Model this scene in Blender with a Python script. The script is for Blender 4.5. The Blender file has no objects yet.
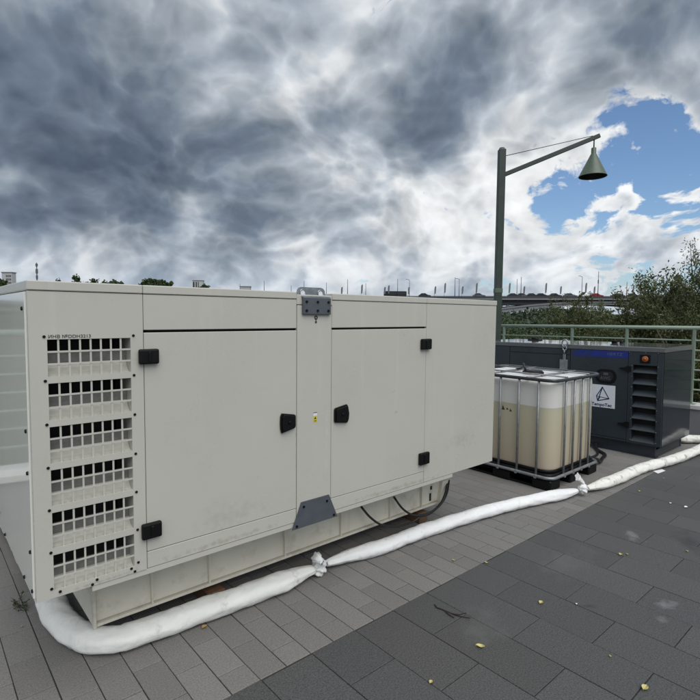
import bpy, bmesh, math, random
from mathutils import Vector, Matrix, noise
R = math.radians
rnd = random.Random(7)
S = bpy.context.scene
COL = S.collection

# ------------------------------------------------------------------ camera
H = 1.75
F, PITCH, ROLL, YAW, CX, CY = 513.675, 0.0649, 0.0097, 0.8517, 354.08, 348.30
fw = Vector((math.cos(YAW)*math.cos(PITCH), math.sin(YAW)*math.cos(PITCH), -math.sin(PITCH)))
rt0 = Vector((math.sin(YAW), -math.cos(YAW), 0.0))
up0 = rt0.cross(fw)
rt = rt0*math.cos(ROLL) + up0*math.sin(ROLL)
up = up0*math.cos(ROLL) - rt0*math.sin(ROLL)
EYE = Vector((0, 0, H))
cam = bpy.data.cameras.new('camera'); camo = bpy.data.objects.new('camera', cam); COL.objects.link(camo)
m = Matrix((rt, up, -fw)).transposed().to_4x4(); m.translation = EYE
camo.matrix_world = m
cam.sensor_fit = 'HORIZONTAL'; cam.sensor_width = 36.0; cam.lens = 36.0*F/700.0
cam.shift_x = (350-CX)/700.0; cam.shift_y = (CY-350)/700.0
cam.clip_start = 0.05; cam.clip_end = 6000
S.camera = camo

def ray(x, y):
    return fw + rt*((x-CX)/F) - up*((y-CY)/F)
def at(x, y, d):                       # a point at depth d in the direction of a place in the photo
    return EYE + ray(x, y)*d
def onz(x, y, z=0.0):
    r = ray(x, y); return EYE + r*((z-H)/r.z)

# ------------------------------------------------------------------ sky, sun, exposure
SUN_EL, SUN_AZ = R(52), R(-104)         # azimuth measured from +X counter-clockwise
W = bpy.data.worlds.new('World'); S.world = W; W.use_nodes = True
W.cycles.sampling_method = 'MANUAL'; W.cycles.sample_map_resolution = 256
nt = W.node_tree; nt.nodes.clear()
def node(t, **k):
    n = nt.nodes.new(t)
    for a, v in k.items(): setattr(n, a, v)
    return n
def lk(a, b): nt.links.new(a, b)
def put(sock, v):
    if isinstance(v, (int, float)): sock.default_value = v
    elif isinstance(v, (tuple, list, Vector)): sock.default_value = tuple(v)
    else: lk(v, sock)
def mt(op, a, b=None, c=None, clamp=False):
    n = node('ShaderNodeMath', operation=op, use_clamp=clamp); put(n.inputs[0], a)
    if b is not None: put(n.inputs[1], b)
    if c is not None: put(n.inputs[2], c)
    return n.outputs[0]
def vm(op, a, b=None, scale=None):
    n = node('ShaderNodeVectorMath', operation=op); put(n.inputs[0], a)
    if b is not None: put(n.inputs[1], b)
    if scale is not None: put(n.inputs['Scale'], scale)
    return n.outputs['Value'] if op in ('DOT_PRODUCT', 'LENGTH') else n.outputs['Vector']
def mixc(f, a, b, blend='MIX'):
    n = node('ShaderNodeMix', data_type='RGBA', blend_type=blend)
    put(n.inputs['Factor'], f); put(n.inputs['A'], a); put(n.inputs['B'], b)
    return n.outputs['Result']
def ramp(f, stops, interp='LINEAR'):
    n = node('ShaderNodeValToRGB'); n.color_ramp.interpolation = interp
    e = n.color_ramp.elements
    while len(e) < len(stops): e.new(0.5)
    for i, (p_, c) in enumerate(stops):
        e[i].position = p_; e[i].color = (*c, 1) if len(c) == 3 else c
    put(n.inputs[0], f); return n.outputs[0]
def nz(v, scale, detail, rough, dist=0.0):
    n = node('ShaderNodeTexNoise', noise_dimensions='3D'); put(n.inputs['Vector'], v)
    n.inputs['Scale'].default_value = scale; n.inputs['Detail'].default_value = detail
    n.inputs['Roughness'].default_value = rough; n.inputs['Distortion'].default_value = dist
    return n
D = vm('NORMALIZE', node('ShaderNodeTexCoord').outputs['Generated'])
sp = node('ShaderNodeSeparateXYZ'); lk(D, sp.inputs[0])
dz = mt('MAXIMUM', sp.outputs[2], 0.0)
den = mt('MULTIPLY_ADD', dz, 0.55, 0.45)
V = vm('DIVIDE', vm('MULTIPLY', D, (1.0, 1.0, 0.85)), None)
put(V.node.inputs[1], node('ShaderNodeCombineXYZ').outputs[0])
for k_ in range(3): lk(den, V.node.inputs[1].links[0].from_node.inputs[k_])
wn = nz(V, 1.7, 2, 0.5)
P2 = vm('ADD', V, vm('SCALE', vm('SUBTRACT', wn.outputs['Color'], (0.5, 0.5, 0.5)), scale=0.30))
wn2 = nz(V, 7.0, 3, 0.55)
P3 = vm('ADD', P2, vm('SCALE', vm('SUBTRACT', wn2.outputs['Color'], (0.5, 0.5, 0.5)), scale=0.075))
LOFF = ray(540, 30).normalized()
big = mt('SUBTRACT', nz(P2, 1.9, 4, 0.5).outputs['Fac'], 0.5)
fine = mt('SUBTRACT', nz(P3, 5.5, 10, 0.60).outputs['Fac'], 0.5)
def puff(v, det):
    vo = node('ShaderNodeTexVoronoi', feature='F1'); put(vo.inputs['Vector'], v); vo.normalize = True
    vo.inputs['Scale'].default_value = 5.0; vo.inputs['Detail'].default_value = det; vo.inputs['Roughness'].default_value = .52; vo.inputs['Lacunarity'].default_value = 2.15
    return mt('SUBTRACT', 0.36, vo.outputs['Distance'])
p1 = puff(P3, 3.5); p2 = puff(vm('ADD', P3, LOFF*0.05), 2.0)
# where the cloud masses stand, as directions on the dome: (x, y) of the photo, radius, thickness
BLOBS = [(85, 175, 95, .60), (-80, 60, 170, .28), (255, 160, 54, .26), (340, 130, 50, .16), (290, 15, 42, .34), (30, 40, 70, .14), (238, 232, 22, .22), (345, 240, 28, .22),
         (436, 105, 50, .52), (612, 45, 50, .50), (500, 25, 60, .28), (700, 100, 20, .46), (20, 212, 26, .16), (170, 130, 40, .16), (690, 10, 60, .2), (372, 28, 46, .34),
         (232, 62, 26, -.06), (160, 85, 30, .02), (634, 158, 46, -.52), (570, 190, 22, -.34), (696, 160, 44, -.58), (690, 215, 22, -.26), (560, 225, 16, -.22), (640, 152, 9, .40), (668, 132, 12, .44), (612, 166, 7, .34), (628, 197, 10, .44), (652, 176, 6, .36), (688, 172, 10, .46), (606, 206, 9, .34), (700, 122, 14, .3), (690, 250, 40, -.16), (620, 245, 40, -.16), (560, 270, 30, -.12),
         (540, 98, 26, -.14), (110, 246, 30, -.36), (40, 252, 34, -.34), (295, 255, 26, -.24), (190, 208, 24, -.30), (330, 195, 30, -.16), (480, 205, 46, -.10), (425, 235, 36, -.08), (160, 265, 30, -.2), (560, 230, 40, -.04)]
COVER = [(500, 215, 55, .34), (420, 250, 50, .34), (200, 250, 110, .34), (20, 260, 60, .3), (330, 255, 60, .3), (540, 110, 40, .2), (250, 60, 60, .2), (560, 265, 40, .2), (335, 90, 60, .3), (515, 140, 40, .28), (400, 160, 50, .2)]
def blobs(lst):
    tot = None
    for bx, by, br, bw in lst:
        d0 = ray(bx, by).normalized(); ang = d0.angle(ray(bx+br, by).normalized())
        k = 0.7/(1-math.cos(ang))
        g = mt('EXPONENT', mt('MULTIPLY', mt('SUBTRACT', vm('DOT_PRODUCT', D, d0), 1.0), k))
        tot = mt('MULTIPLY', g, bw) if tot is None else mt('MULTIPLY_ADD', g, bw, tot)
    return tot
L = blobs(BLOBS); CV = blobs(COVER)
t = mt('MULTIPLY_ADD', big, 1.35, mt('ADD', L, 0.19))
t = mt('MULTIPLY_ADD', fine, 0.95, t)
t = mt('MULTIPLY_ADD', p1, 1.30, t)
scud = mt('SUBTRACT', nz(vm('MULTIPLY', P3, (1.0, 1.0, 2.2)), 10.0, 6, 0.56).outputs['Fac'], 0.47)
alpha = mt('SMOOTH_MIN', mt('MAXIMUM', mt('DIVIDE', mt('ADD', mt('MULTIPLY_ADD', scud, 1.7, mt('MULTIPLY_ADD', fine, 0.7, mt('ADD', t, CV))), 0.03), 0.20), 0.0), 1.0, 0.2)
relief = mt('SUBTRACT', p1, p2)
tt = mt('DIVIDE', mt('SUBTRACT', t, mt('MULTIPLY', relief, 1.5)), 1.15, clamp=True)
ccol = ramp(tt, [(0.0, (.90, .92, .93)), (0.12, (.76, .79, .82)), (0.28, (.50, .55, .61)), (0.46, (.32, .37, .43)), (0.68, (.175, .22, .285)), (1.0, (.10, .135, .19))])
sky = node('ShaderNodeTexSky', sky_type='NISHITA', sun_disc=False)
sky.sun_elevation = SUN_EL; sky.sun_rotation = math.pi/2 - SUN_AZ
sky.air_density = 1.0; sky.dust_density = 0.6; sky.ozone_density = 1.4
blue = mixc(1.0, sky.outputs[0], (0.95, 1.08, 1.22, 1), 'MULTIPLY')
shade = mt('ADD', mt('MULTIPLY', relief, 1.0), mt('MULTIPLY_ADD', fine, 0.75, 0.93))
c10 = vm('SCALE', ccol, scale=mt('MULTIPLY', mt('MINIMUM', mt('MAXIMUM', shade, 0.72), 1.12), 10.0))
mixed = mixc(alpha, blue, c10)
hz = mt('POWER', mt('SUBTRACT', 1.0, mt('MINIMUM', mt('MULTIPLY', dz, 5.5), 1.0)), 2.0)
mixed = mixc(mt('MULTIPLY', hz, 0.6), mixed, (4.3, 5.3, 6.6, 1))
bg = node('ShaderNodeBackground'); lk(mixed, bg.inputs[0]); bg.inputs[1].default_value = 0.1
wo = node('ShaderNodeOutputWorld'); lk(bg.outputs[0], wo.inputs[0])

sl = bpy.data.lights.new('sun', 'SUN'); sl.energy = 2.2; sl.angle = R(55); sl.color = (1.0, 0.96, 0.90)
so = bpy.data.objects.new('sun', sl); COL.objects.link(so)
sd = Vector((math.cos(SUN_AZ)*math.cos(SUN_EL), math.sin(SUN_AZ)*math.cos(SUN_EL), math.sin(SUN_EL)))
so.rotation_euler = sd.to_track_quat('Z', 'Y').to_euler()
VS = S.view_settings; VS.view_transform = 'Standard'; VS.look = 'None'; VS.gamma = 1.0; VS.exposure = 0.0; VS.use_curve_mapping = False
S.display_settings.display_device = 'sRGB'

# ------------------------------------------------------------------ materials
def mat(name, col, rough=0.6, metal=0.0, var=0.12, scale=6.0, bump=0.0, bscale=80.0, spec=0.5, attr=False, dirt=None, coat=0.0, streak=None):
    m = bpy.data.materials.new(name); m.use_nodes = True
    t_ = m.node_tree; b = t_.nodes['Principled BSDF']
    b.inputs['Roughness'].default_value = rough; b.inputs['Metallic'].default_value = metal
    b.inputs['Specular IOR Level'].default_value = spec
    b.inputs['Coat Weight'].default_value = coat; b.inputs['Coat Roughness'].default_value = 0.08
    N, K = t_.nodes, t_.links
    tc = N.new('ShaderNodeTexCoord')
    n_ = N.new('ShaderNodeTexNoise'); n_.inputs['Scale'].default_value = scale; n_.inputs['Detail'].default_value = 8; n_.inputs['Roughness'].default_value = .62
    K.new(tc.outputs['Object'], n_.inputs['Vector'])
    mr = N.new('ShaderNodeMapRange'); mr.inputs['From Min'].default_value = .3; mr.inputs['From Max'].default_value = .7
    mr.inputs['To Min'].default_value = 1-var; mr.inputs['To Max'].default_value = 1+var
    K.new(n_.outputs['Fac'], mr.inputs['Value'])
    v = N.new('ShaderNodeVectorMath'); v.operation = 'SCALE'; v.inputs[0].default_value = col; K.new(mr.outputs[0], v.inputs['Scale'])
    out = v.outputs[0]
    if attr:
        a = N.new('ShaderNodeAttribute'); a.attribute_name = 'tone'
        w = N.new('ShaderNodeVectorMath'); w.operation = 'MULTIPLY'; K.new(out, w.inputs[0]); K.new(a.outputs['Color'], w.inputs[1]); out = w.outputs[0]
    def blend(fac, c):
        nonlocal out
        x = N.new('ShaderNodeMix'); x.data_type = 'RGBA'; K.new(fac, x.inputs['Factor']); K.new(out, x.inputs['A']); x.inputs['B'].default_value = (*c, 1); out = x.outputs['Result']
    if dirt:
        dc, lo, hi, ds, da = dirt
        d_ = N.new('ShaderNodeTexNoise'); d_.inputs['Scale'].default_value = ds; d_.inputs['Detail'].default_value = 9; d_.inputs['Roughness'].default_value = .7
        K.new(tc.outputs['Object'], d_.inputs['Vector'])
        q = N.new('ShaderNodeMapRange'); q.inputs['From Min'].default_value = lo; q.inputs['From Max'].default_value = hi; q.inputs['To Max'].default_value = da
        K.new(d_.outputs['Fac'], q.inputs['Value']); blend(q.outputs[0], dc)
    if streak:
        sc_, lo, hi, am = streak
        mp = N.new('ShaderNodeMapping'); mp.inputs['Scale'].default_value = (14, 14, .7); K.new(tc.outputs['Object'], mp.inputs['Vector'])
        d_ = N.new('ShaderNodeTexNoise'); d_.inputs['Scale'].default_value = 1.0; d_.inputs['Detail'].default_value = 5; K.new(mp.outputs[0], d_.inputs['Vector'])
        q = N.new('ShaderNodeMapRange'); q.inputs['From Min'].default_value = lo; q.inputs['From Max'].default_value = hi; q.inputs['To Max'].default_value = am
        K.new(d_.outputs['Fac'], q.inputs['Value']); blend(q.outputs[0], sc_)
    K.new(out, b.inputs['Base Color'])
    rr = N.new('ShaderNodeMapRange'); rr.inputs['From Min'].default_value = .3; rr.inputs['From Max'].default_value = .7
    rr.inputs['To Min'].default_value = max(rough*.8, .02); rr.inputs['To Max'].default_value = min(rough*1.2, 1); K.new(n_.outputs['Fac'], rr.inputs['Value']); K.new(rr.outputs[0], b.inputs['Roughness'])
    if bump:
        bn = N.new('ShaderNodeTexNoise'); bn.inputs['Scale'].default_value = bscale; bn.inputs['Detail'].default_value = 4; K.new(tc.outputs['Object'], bn.inputs['Vector'])
        bb = N.new('ShaderNodeBump'); bb.inputs['Strength'].default_value = bump; bb.inputs['Distance'].default_value = .004 if bscale > 40 else .010
        K.new(bn.outputs['Fac'], bb.inputs['Height']); K.new(bb.outputs[0], b.inputs['Normal'])
    m['b'] = 1
    return m
M = {}
M['cream'] = mat('cream_paint', (.515, .510, .460), .30, 0, .025, 2.2, .06, 260, .5, dirt=((.40, .38, .33), .60, .80, 3.5, .35), streak=((.70, .70, .66), .60, .78, .14))
M['cream_end_lit'] = mat('lit_cream_gloss_paint', (.80, .81, .75), .09, 0, .02, 2.0, 0, 100, .6, dirt=((.40, .38, .33), .62, .80, 3.0, .3))  # lighter than the front cream: reflected brightness put into the colour
M['skid'] = mat('skid_paint', (.72, .69, .59), .5, 0, .05, 4, .05, 120, dirt=((.27, .22, .16), .52, .74, 5, .55), streak=((.34, .27, .19), .60, .80, .4))
M['black'] = mat('black_plastic', (.004, .004, .0045), .5, 0, .1, spec=.25)
M['void'] = mat('dark_interior', (.012, .012, .012), .8, 0, .1)
M['galv'] = mat('galvanised_steel', (.33, .36, .38), .38, .8, .3, 22, .05, 90)
M['plate'] = mat('slate_grey_plate', (.085, .10, .115), .45, .1, .12, 12, .05, 150)
M['navy'] = mat('navy_grey_paint', (.030, .039, .049), .30, 0, .10, 3, .05, 240, .5, dirt=((.06, .065, .07), .58, .8, 5, .4))
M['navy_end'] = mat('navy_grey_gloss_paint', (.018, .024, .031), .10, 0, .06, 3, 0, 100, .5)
M['roof_sheen'] = mat('navy_roof_sky_sheen', (.12, .125, .135), .05, 0, .08, 3, 0, 160, 1.0, dirt=((.16, .16, .15), .5, .75, 6, .3), coat=.6)  # base colour lightened to carry the sky's reflection on the roof
M['slat'] = mat('slat_paint', (.075, .088, .098), .35, 0, .1)
M['blue'] = mat('blue_stripe', (.012, .028, .21), .35, 0, .05)
M['ghost'] = mat('faded_lettering', (.10, .12, .22), .4, 0, .05)
M['white'] = mat('white_vinyl', (.74, .77, .82), .4, 0, .03)
M['ink'] = mat('blue_ink', (.012, .02, .085), .5, 0, .05)
M['pen'] = mat('marker_ink', (.035, .035, .035), .6, 0, .05)
M['orange'] = mat('orange_button', (.36, .10, .025), .4, 0, .1)
M['yellow'] = mat('yellow_sticker', (.62, .55, .05), .5, 0, .05)
M['zinc'] = mat('zinc_tube', (.25, .26, .27), .40, .45, .25, 18)
M['rim'] = mat('dark_rim', (.055, .06, .062), .26, .2, .2, 18)
M['plasticw'] = mat('white_plastic', (.78, .79, .78), .35, 0, .04)
M['hose'] = mat('white_sleeve_fabric', (.86, .87, .84), .62, 0, .05, 9, .40, 34, .3, dirt=((.50, .47, .40), .57, .72, 8, .75))
M['hose2'] = mat('bluish_sleeve_fabric', (.85, .865, .87), .62, 0, .05, 9, .40, 34, .3, dirt=((.48, .46, .41), .57, .72, 9, .7))
M['hose3'] = mat('dirty_sleeve_fabric', (.83, .83, .78), .62, 0, .06, 9, .45, 34, .3, dirt=((.26, .25, .21), .54, .68, 12, .85))
M['rubber'] = mat('black_rubber', (.014, .014, .015), .45, 0, .15)
M['wood'] = mat('brown_timber', (.19, .105, .06), .75, 0, .3, 14, .4, 60)
M['lamp'] = mat('dark_green_paint', (.030, .046, .036), .42, 0, .12, 8)
M['lampshade'] = mat('grey_green_paint', (.085, .122, .09), .42, 0, .12, 8)
M['rail'] = mat('light_green_paint', (.22, .285, .225), .42, 0, .10, 9, dirt=((.10, .12, .09), .6, .8, 9, .5))
M['stone'] = mat('white_coping_stone', (.62, .62, .60), .6, 0, .08, 5, .2, 70)
M['wall'] = mat('grey_render', (.22, .225, .235), .8, 0, .12, 4, .3, 60)
M['paver'] = mat('light_paver_stone', (.198, .193, .185), .80, 0, .30, 120, .7, 200, .35, attr=True, dirt=((.24, .225, .205), .55, .75, 2.2, .45))
M['slab'] = mat('dark_slab_stone', (.080, .080, .0805), .62, 0, .48, 120, .65, 190, .4, attr=True, dirt=((.115, .115, .115), .60, .80, 2.3, .38))
def stain(m, c, rx, ry, ang, col, amt, sc, rz=1.0):
    N, K = m.node_tree.nodes, m.node_tree.links; b = N['Principled BSDF']; src = b.inputs['Base Color'].links[0].from_socket
    tc = N.new('ShaderNodeTexCoord'); mp = N.new('ShaderNodeMapping'); mp.vector_type = 'TEXTURE'; mp.inputs['Location'].default_value = tuple(c); mp.inputs['Rotation'].default_value = (0, 0, ang); mp.inputs['Scale'].default_value = (rx, ry, rz)
    K.new(tc.outputs['Object'], mp.inputs['Vector']); ln_ = N.new('ShaderNodeVectorMath'); ln_.operation = 'LENGTH'; K.new(mp.outputs[0], ln_.inputs[0])
    no = N.new('ShaderNodeTexNoise'); no.inputs['Scale'].default_value = sc; no.inputs['Detail'].default_value = 8; no.inputs['Roughness'].default_value = .65; K.new(tc.outputs['Object'], no.inputs['Vector'])
    ad = N.new('ShaderNodeMath'); ad.operation = 'MULTIPLY_ADD'; K.new(no.outputs['Fac'], ad.inputs[0]); ad.inputs[1].default_value = 3.4; K.new(ln_.outputs['Value'], ad.inputs[2])
    q = N.new('ShaderNodeMapRange'); q.inputs['From Min'].default_value = 2.35; q.inputs['From Max'].default_value = 1.55; q.inputs['To Max'].default_value = amt; K.new(ad.outputs[0], q.inputs['Value'])
    x = N.new('ShaderNodeMix'); x.data_type = 'RGBA'; K.new(q.outputs[0], x.inputs['Factor']); K.new(src, x.inputs['A']); x.inputs['B'].default_value = (*col, 1); K.new(x.outputs['Result'], b.inputs['Base Color'])
for (x, z, rx, rz, cc, am) in ((1.878, 1.06, .014, .26, (.56, .565, .53), .75), (1.872, .86, .02, .12, (.56, .565, .53), .6), (2.47, 1.10, .02, .016, (.24, .22, .18), .7), (2.44, 1.24, .05, .012, (.33, .32, .28), .6), (1.2, .575, .5, .022, (.27, .25, .20), .5), (2.5, .575, .7, .022, (.27, .25, .20), .5), (.62, .562, .2, .012, (.27, .25, .20), .6), (1.25, .70, .3, .1, (.36, .355, .31), .35), (1.655, .95, .006, .3, (.30, .28, .24), .5), (1.40, 1.35, .25, .012, (.48, .485, .45), .5), (3.2, .8, .3, .1, (.36, .355, .31), .35)):
    stain(M['cream'], Vector((x, 2.386, z)), rx, .12, 0, cc, am, 28, rz)
stain(M['slab'], onz(633, 536), .16, .09, .6, (.22, .22, .22), .8, 9)
stain(M['slab'], onz(668, 605), .16, .11, -.5, (.20, .205, .21), .75, 9)
stain(M['slab'], onz(660, 620), .07, .05, .2, (.19, .195, .20), .6, 12)
stain(M['slab'], onz(692, 543), .42, .22, .3, (.042, .042, .044), .8, 4)
stain(M['slab'], onz(590, 606), .09, .03, -.6, (.04, .04, .042), .7, 10)
stain(M['slab'], onz(480, 628), .3, .2, .2, (.13, .13, .128), .5, 5)
stain(M['slab'], onz(560, 560), .5, .25, .2, (.13, .13, .128), .45, 4)
M['joint'] = mat('joint_sand', (.028, .026, .024), .95, 0, .3, 30, .4, 90)
M['concrete'] = mat('bridge_concrete', (.20, .21, .22), .8, 0, .15, .2)
M['bridgedark'] = mat('bridge_steel', (.045, .05, .055), .6, 0, .2, .3)
M['leafyellow'] = mat('yellow_leaf', (.56, .50, .20), .6, 0, .25, 60)
M['leafbrown'] = mat('ochre_leaf', (.38, .25, .08), .6, 0, .25, 60)
M['scoop_shade'] = mat('shaded_scoop_grey', (.19, .19, .18), .95, 0, .2, 30, .4, 90)  # darker grey carries the shade deep inside the louvre scoops
M['paper'] = mat('white_paper', (.76, .77, .78), .7, 0, .05)
M['twig'] = mat('dark_twig', (.03, .024, .018), .8, 0, .2)
M['bark'] = mat('bark', (.075, .062, .05), .85, 0, .3, 10, .4, 40)
M['chalk'] = mat('chalky_spill', (.15, .155, .16), .75, 0, .3, 14)
M['water'] = mat('river_water', (.03, .04, .045), .08, 0, .1, .3, .3, 1.5)
M['bank'] = mat('bank_soil', (.06, .065, .04), .9, 0, .3, .3)
M['facade'] = mat('pale_facade', (.46, .47, .47), .7, 0, .05, .3)
M['glassdark'] = mat('dark_glazing', (.03, .035, .04), .2, 0, .1)
M['redcar'] = mat('red_car_paint', (.32, .012, .015), .3); M['darkcar'] = mat('black_car_paint', (.02, .021, .024), .3); M['greycar'] = mat('grey_car_paint', (.11, .115, .12), .3)
M['flag'] = mat('dull_flag_cloth', (.16, .17, .19), .8); M['mast'] = mat('grey_mast', (.12, .13, .14), .5, .3)

def leafmat(name, cols, trans=.25):
    m = bpy.data.materials.new(name); m.use_nodes = True; t_ = m.node_tree; N, K = t_.nodes, t_.links
    b = N['Principled BSDF']; b.inputs['Roughness'].default_value = .55
    g = N.new('ShaderNodeNewGeometry'); r = N.new('ShaderNodeValToRGB'); e = r.color_ramp.elements
    while len(e) < len(cols): e.new(.5)
    for i, c in enumerate(cols): e[i].position = i/(len(cols)-1); e[i].color = (*c, 1)
    K.new(g.outputs['Random Per Island'], r.inputs[0]); K.new(r.outputs[0], b.inputs['Base Color'])
    tr = N.new('ShaderNodeBsdfTranslucent'); K.new(r.outputs[0], tr.inputs['Color'])
    mx = N.new('ShaderNodeMixShader'); mx.inputs[0].default_value = trans
    K.new(b.outputs[0], mx.inputs[1]); K.new(tr.outputs[0], mx.inputs[2]); K.new(mx.outputs[0], N['Material Output'].inputs[0])
    return m
M['lf_olive'] = leafmat('olive_leaves', [(.040, .058, .017), (.075, .098, .030), (.115, .14, .042), (.056, .078, .025), (.16, .165, .06)])
M['lf_green'] = leafmat('green_leaves', [(.028, .055, .017), (.06, .10, .031), (.042, .072, .024), (.10, .135, .047)])
M['lf_dark'] = leafmat('dark_leaves', [(.018, .034, .018), (.036, .058, .028), (.05, .075, .034), (.028, .044, .024)], .15)
M['lf_willow'] = leafmat('willow_leaves', [(.048, .064, .023), (.088, .11, .042), (.14, .155, .066), (.06, .072, .03)])

# translucent tank plastic and the liquid inside it
def tankmat():
    m = bpy.data.materials.new('milky_tank_plastic'); m.use_nodes = True; N, K = m.node_tree.nodes, m.node_tree.links
    tc = N.new('ShaderNodeTexCoord'); sx = N.new('ShaderNodeSeparateXYZ'); K.new(tc.outputs['Object'], sx.inputs[0])
    no = N.new('ShaderNodeTexNoise'); no.inputs['Scale'].default_value = 3; K.new(tc.outputs['Object'], no.inputs['Vector'])
    ad = N.new('ShaderNodeMath'); ad.operation = 'MULTIPLY_ADD'; K.new(no.outputs['Fac'], ad.inputs[0]); ad.inputs[1].default_value = .012; K.new(sx.outputs[2], ad.inputs[2])
    r = N.new('ShaderNodeValToRGB'); K.new(ad.outputs[0], r.inputs[0]); e = r.color_ramp.elements
    e[0].position = .16; e[0].color = (.63, .54, .42, 1); e[1].position = .45; e[1].color = (.67, .61, .455, 1)
    for p_, c in ((.78, (.66, .635, .48, 1)), (.832, (.63, .61, .47, 1)), (.838, (.86, .86, .83, 1))): q = e.new(p_); q.color = c
    b = N['Principled BSDF']; b.inputs['Roughness'].default_value = .28; K.new(r.outputs[0], b.inputs['Base Color'])
    tl = N.new('ShaderNodeBsdfTranslucent'); K.new(r.outputs[0], tl.inputs['Color'])
    a = N.new('ShaderNodeMixShader'); a.inputs[0].default_value = .30; K.new(b.outputs[0], a.inputs[1]); K.new(tl.outputs[0], a.inputs[2])
    K.new(a.outputs[0], N['Material Output'].inputs[0]); return m
M['tank'] = tankmat()
M['liquid'] = mat('beige_liquid', (.50, .42, .26), .4, 0, .04, 2)

# ------------------------------------------------------------------ mesh helpers
class MB:
    def __init__(s): s.bm = bmesh.new()
    def box(s, a, b, bev=0.0, rot=None, seg=1):
        a, b = Vector(a), Vector(b)
        r = bmesh.ops.create_cube(s.bm, size=1.0)
        vs = r['verts']; c = (a+b)/2; d = b-a
        for v in vs: v.co = Vector((v.co.x*d.x, v.co.y*d.y, v.co.z*d.z))
        if bev > 0:
            es = list({e for v in vs for e in v.link_edges})
            r2 = bmesh.ops.bevel(s.bm, geom=es, offset=bev, segments=seg, profile=.5, affect='EDGES')
            vs = list({v for f in r2['faces'] for v in f.verts} | {v for v in vs if v.is_valid})
        for v in vs: v.co = (rot @ v.co if rot else v.co) + c
        return s
    def poly(s, pts, thick):             # planar outline extruded by the vector thick
        thick = Vector(thick); A = [s.bm.verts.new(p) for p in pts]; B = [s.bm.verts.new(Vector(p)+thick) for p in pts]
        n = len(pts); fs = [s.bm.faces.new(A), s.bm.faces.new(B[::-1])]
        for i in range(n): fs.append(s.bm.faces.new((A[i], B[i], B[(i+1) % n], A[(i+1) % n])))
        bmesh.ops.recalc_face_normals(s.bm, faces=fs); return s
    def face(s, pts):
        s.bm.faces.new([s.bm.verts.new(p) for p in pts]); return s
    def tube(s, pts, r, seg=10, cap=True, closed=False, smooth=True):
        pts = [Vector(p) for p in pts]; n = len(pts); rs = r if isinstance(r, (list, tuple)) else [r]*n
        rings = []; ref = None
        for i, p_ in enumerate(pts):
            if closed: tg = pts[(i+1) % n]-pts[i-1]
            else: tg = pts[min(i+1, n-1)]-pts[max(i-1, 0)]
            tg.normalize()
            if ref is None: ref = tg.orthogonal().normalized()
            ref = (ref - tg*ref.dot(tg)).normalized(); bn = tg.cross(ref)
            rings.append([s.bm.verts.new(p_ + (ref*math.cos(6.28318*k/seg)+bn*math.sin(6.28318*k/seg))*rs[i]) for k in range(seg)])
        for i in range(n if closed else n-1):
            a, b = rings[i], rings[(i+1) % n]
            for k in range(seg):
                f = s.bm.faces.new((a[k], a[(k+1) % seg], b[(k+1) % seg], b[k])); f.smooth = smooth
        if cap and not closed: s.bm.faces.new(rings[0][::-1]); s.bm.faces.new(rings[-1])
        return s
    def lathe(s, prof, seg=24, c=(0, 0, 0), smooth=True):
        c = Vector(c); rings = [[s.bm.verts.new(c+Vector((r*math.cos(6.28318*k/seg), r*math.sin(6.28318*k/seg), z))) for k in range(seg)] for r, z in prof]
        for a, b in zip(rings, rings[1:]):
            for k in range(seg):
                f = s.bm.faces.new((a[k], a[(k+1) % seg], b[(k+1) % seg], b[k])); f.smooth = smooth
        return s
    def disc(s, c, n, r, h, seg=10):
        n = Vector(n).normalized(); c = Vector(c); return s.tube([c, c+n*h*.6, c+n*h], [r, r, r*.75], seg, smooth=False)
    def build(s, name, material, parent=None, autosmooth=False):
        me = bpy.data.meshes.new(name); s.bm.to_mesh(me); s.bm.free(); me.materials.append(material)
        o = bpy.data.objects.new(name, me); COL.objects.link(o)
        if parent: o.parent = parent
        return o
def tag(o, label, cat, group=None):
    o['label'] = label; o['category'] = cat
    if group: o['group'] = group
    return o
def kind(o, k): o['kind'] = k; return o
def empty(name, loc, label, cat, group=None, rot=(0, 0, 0)):
    o = bpy.data.objects.new(name, None); COL.objects.link(o); o.location = loc; o.rotation_euler = rot; o.empty_display_size = .1
    return tag(o, label, cat, group)
def text(name, s, size, material, parent, mtx, width=None, depth=.0008, bold=0.0):
    cu = bpy.data.curves.new(name, 'FONT'); cu.body = s; cu.size = size; cu.extrude = depth; cu.offset = bold
    to = bpy.data.objects.new(name+'_c', cu); COL.objects.link(to)
    bpy.context.view_layer.update()
    me = bpy.data.meshes.new_from_object(to.evaluated_get(bpy.context.evaluated_depsgraph_get()))
    bpy.data.objects.remove(to)
    xs = [v.co.x for v in me.vertices]
    if width:
        k = width/(max(xs)-min(xs)); x0 = min(xs)
        for v in me.vertices: v.co.x = (v.co.x-x0)*k
    me.transform(mtx); me.materials.clear(); me.materials.append(material)
    o = bpy.data.objects.new(name, me); COL.objects.link(o); o.parent = parent; return o
def copy_tree(o, parent=None):
    c = o.copy(); COL.objects.link(c)
    if parent: c.parent = parent
    for ch in [x for x in COL.objects if x.parent == o]: copy_tree(ch, c)
    return c

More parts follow.
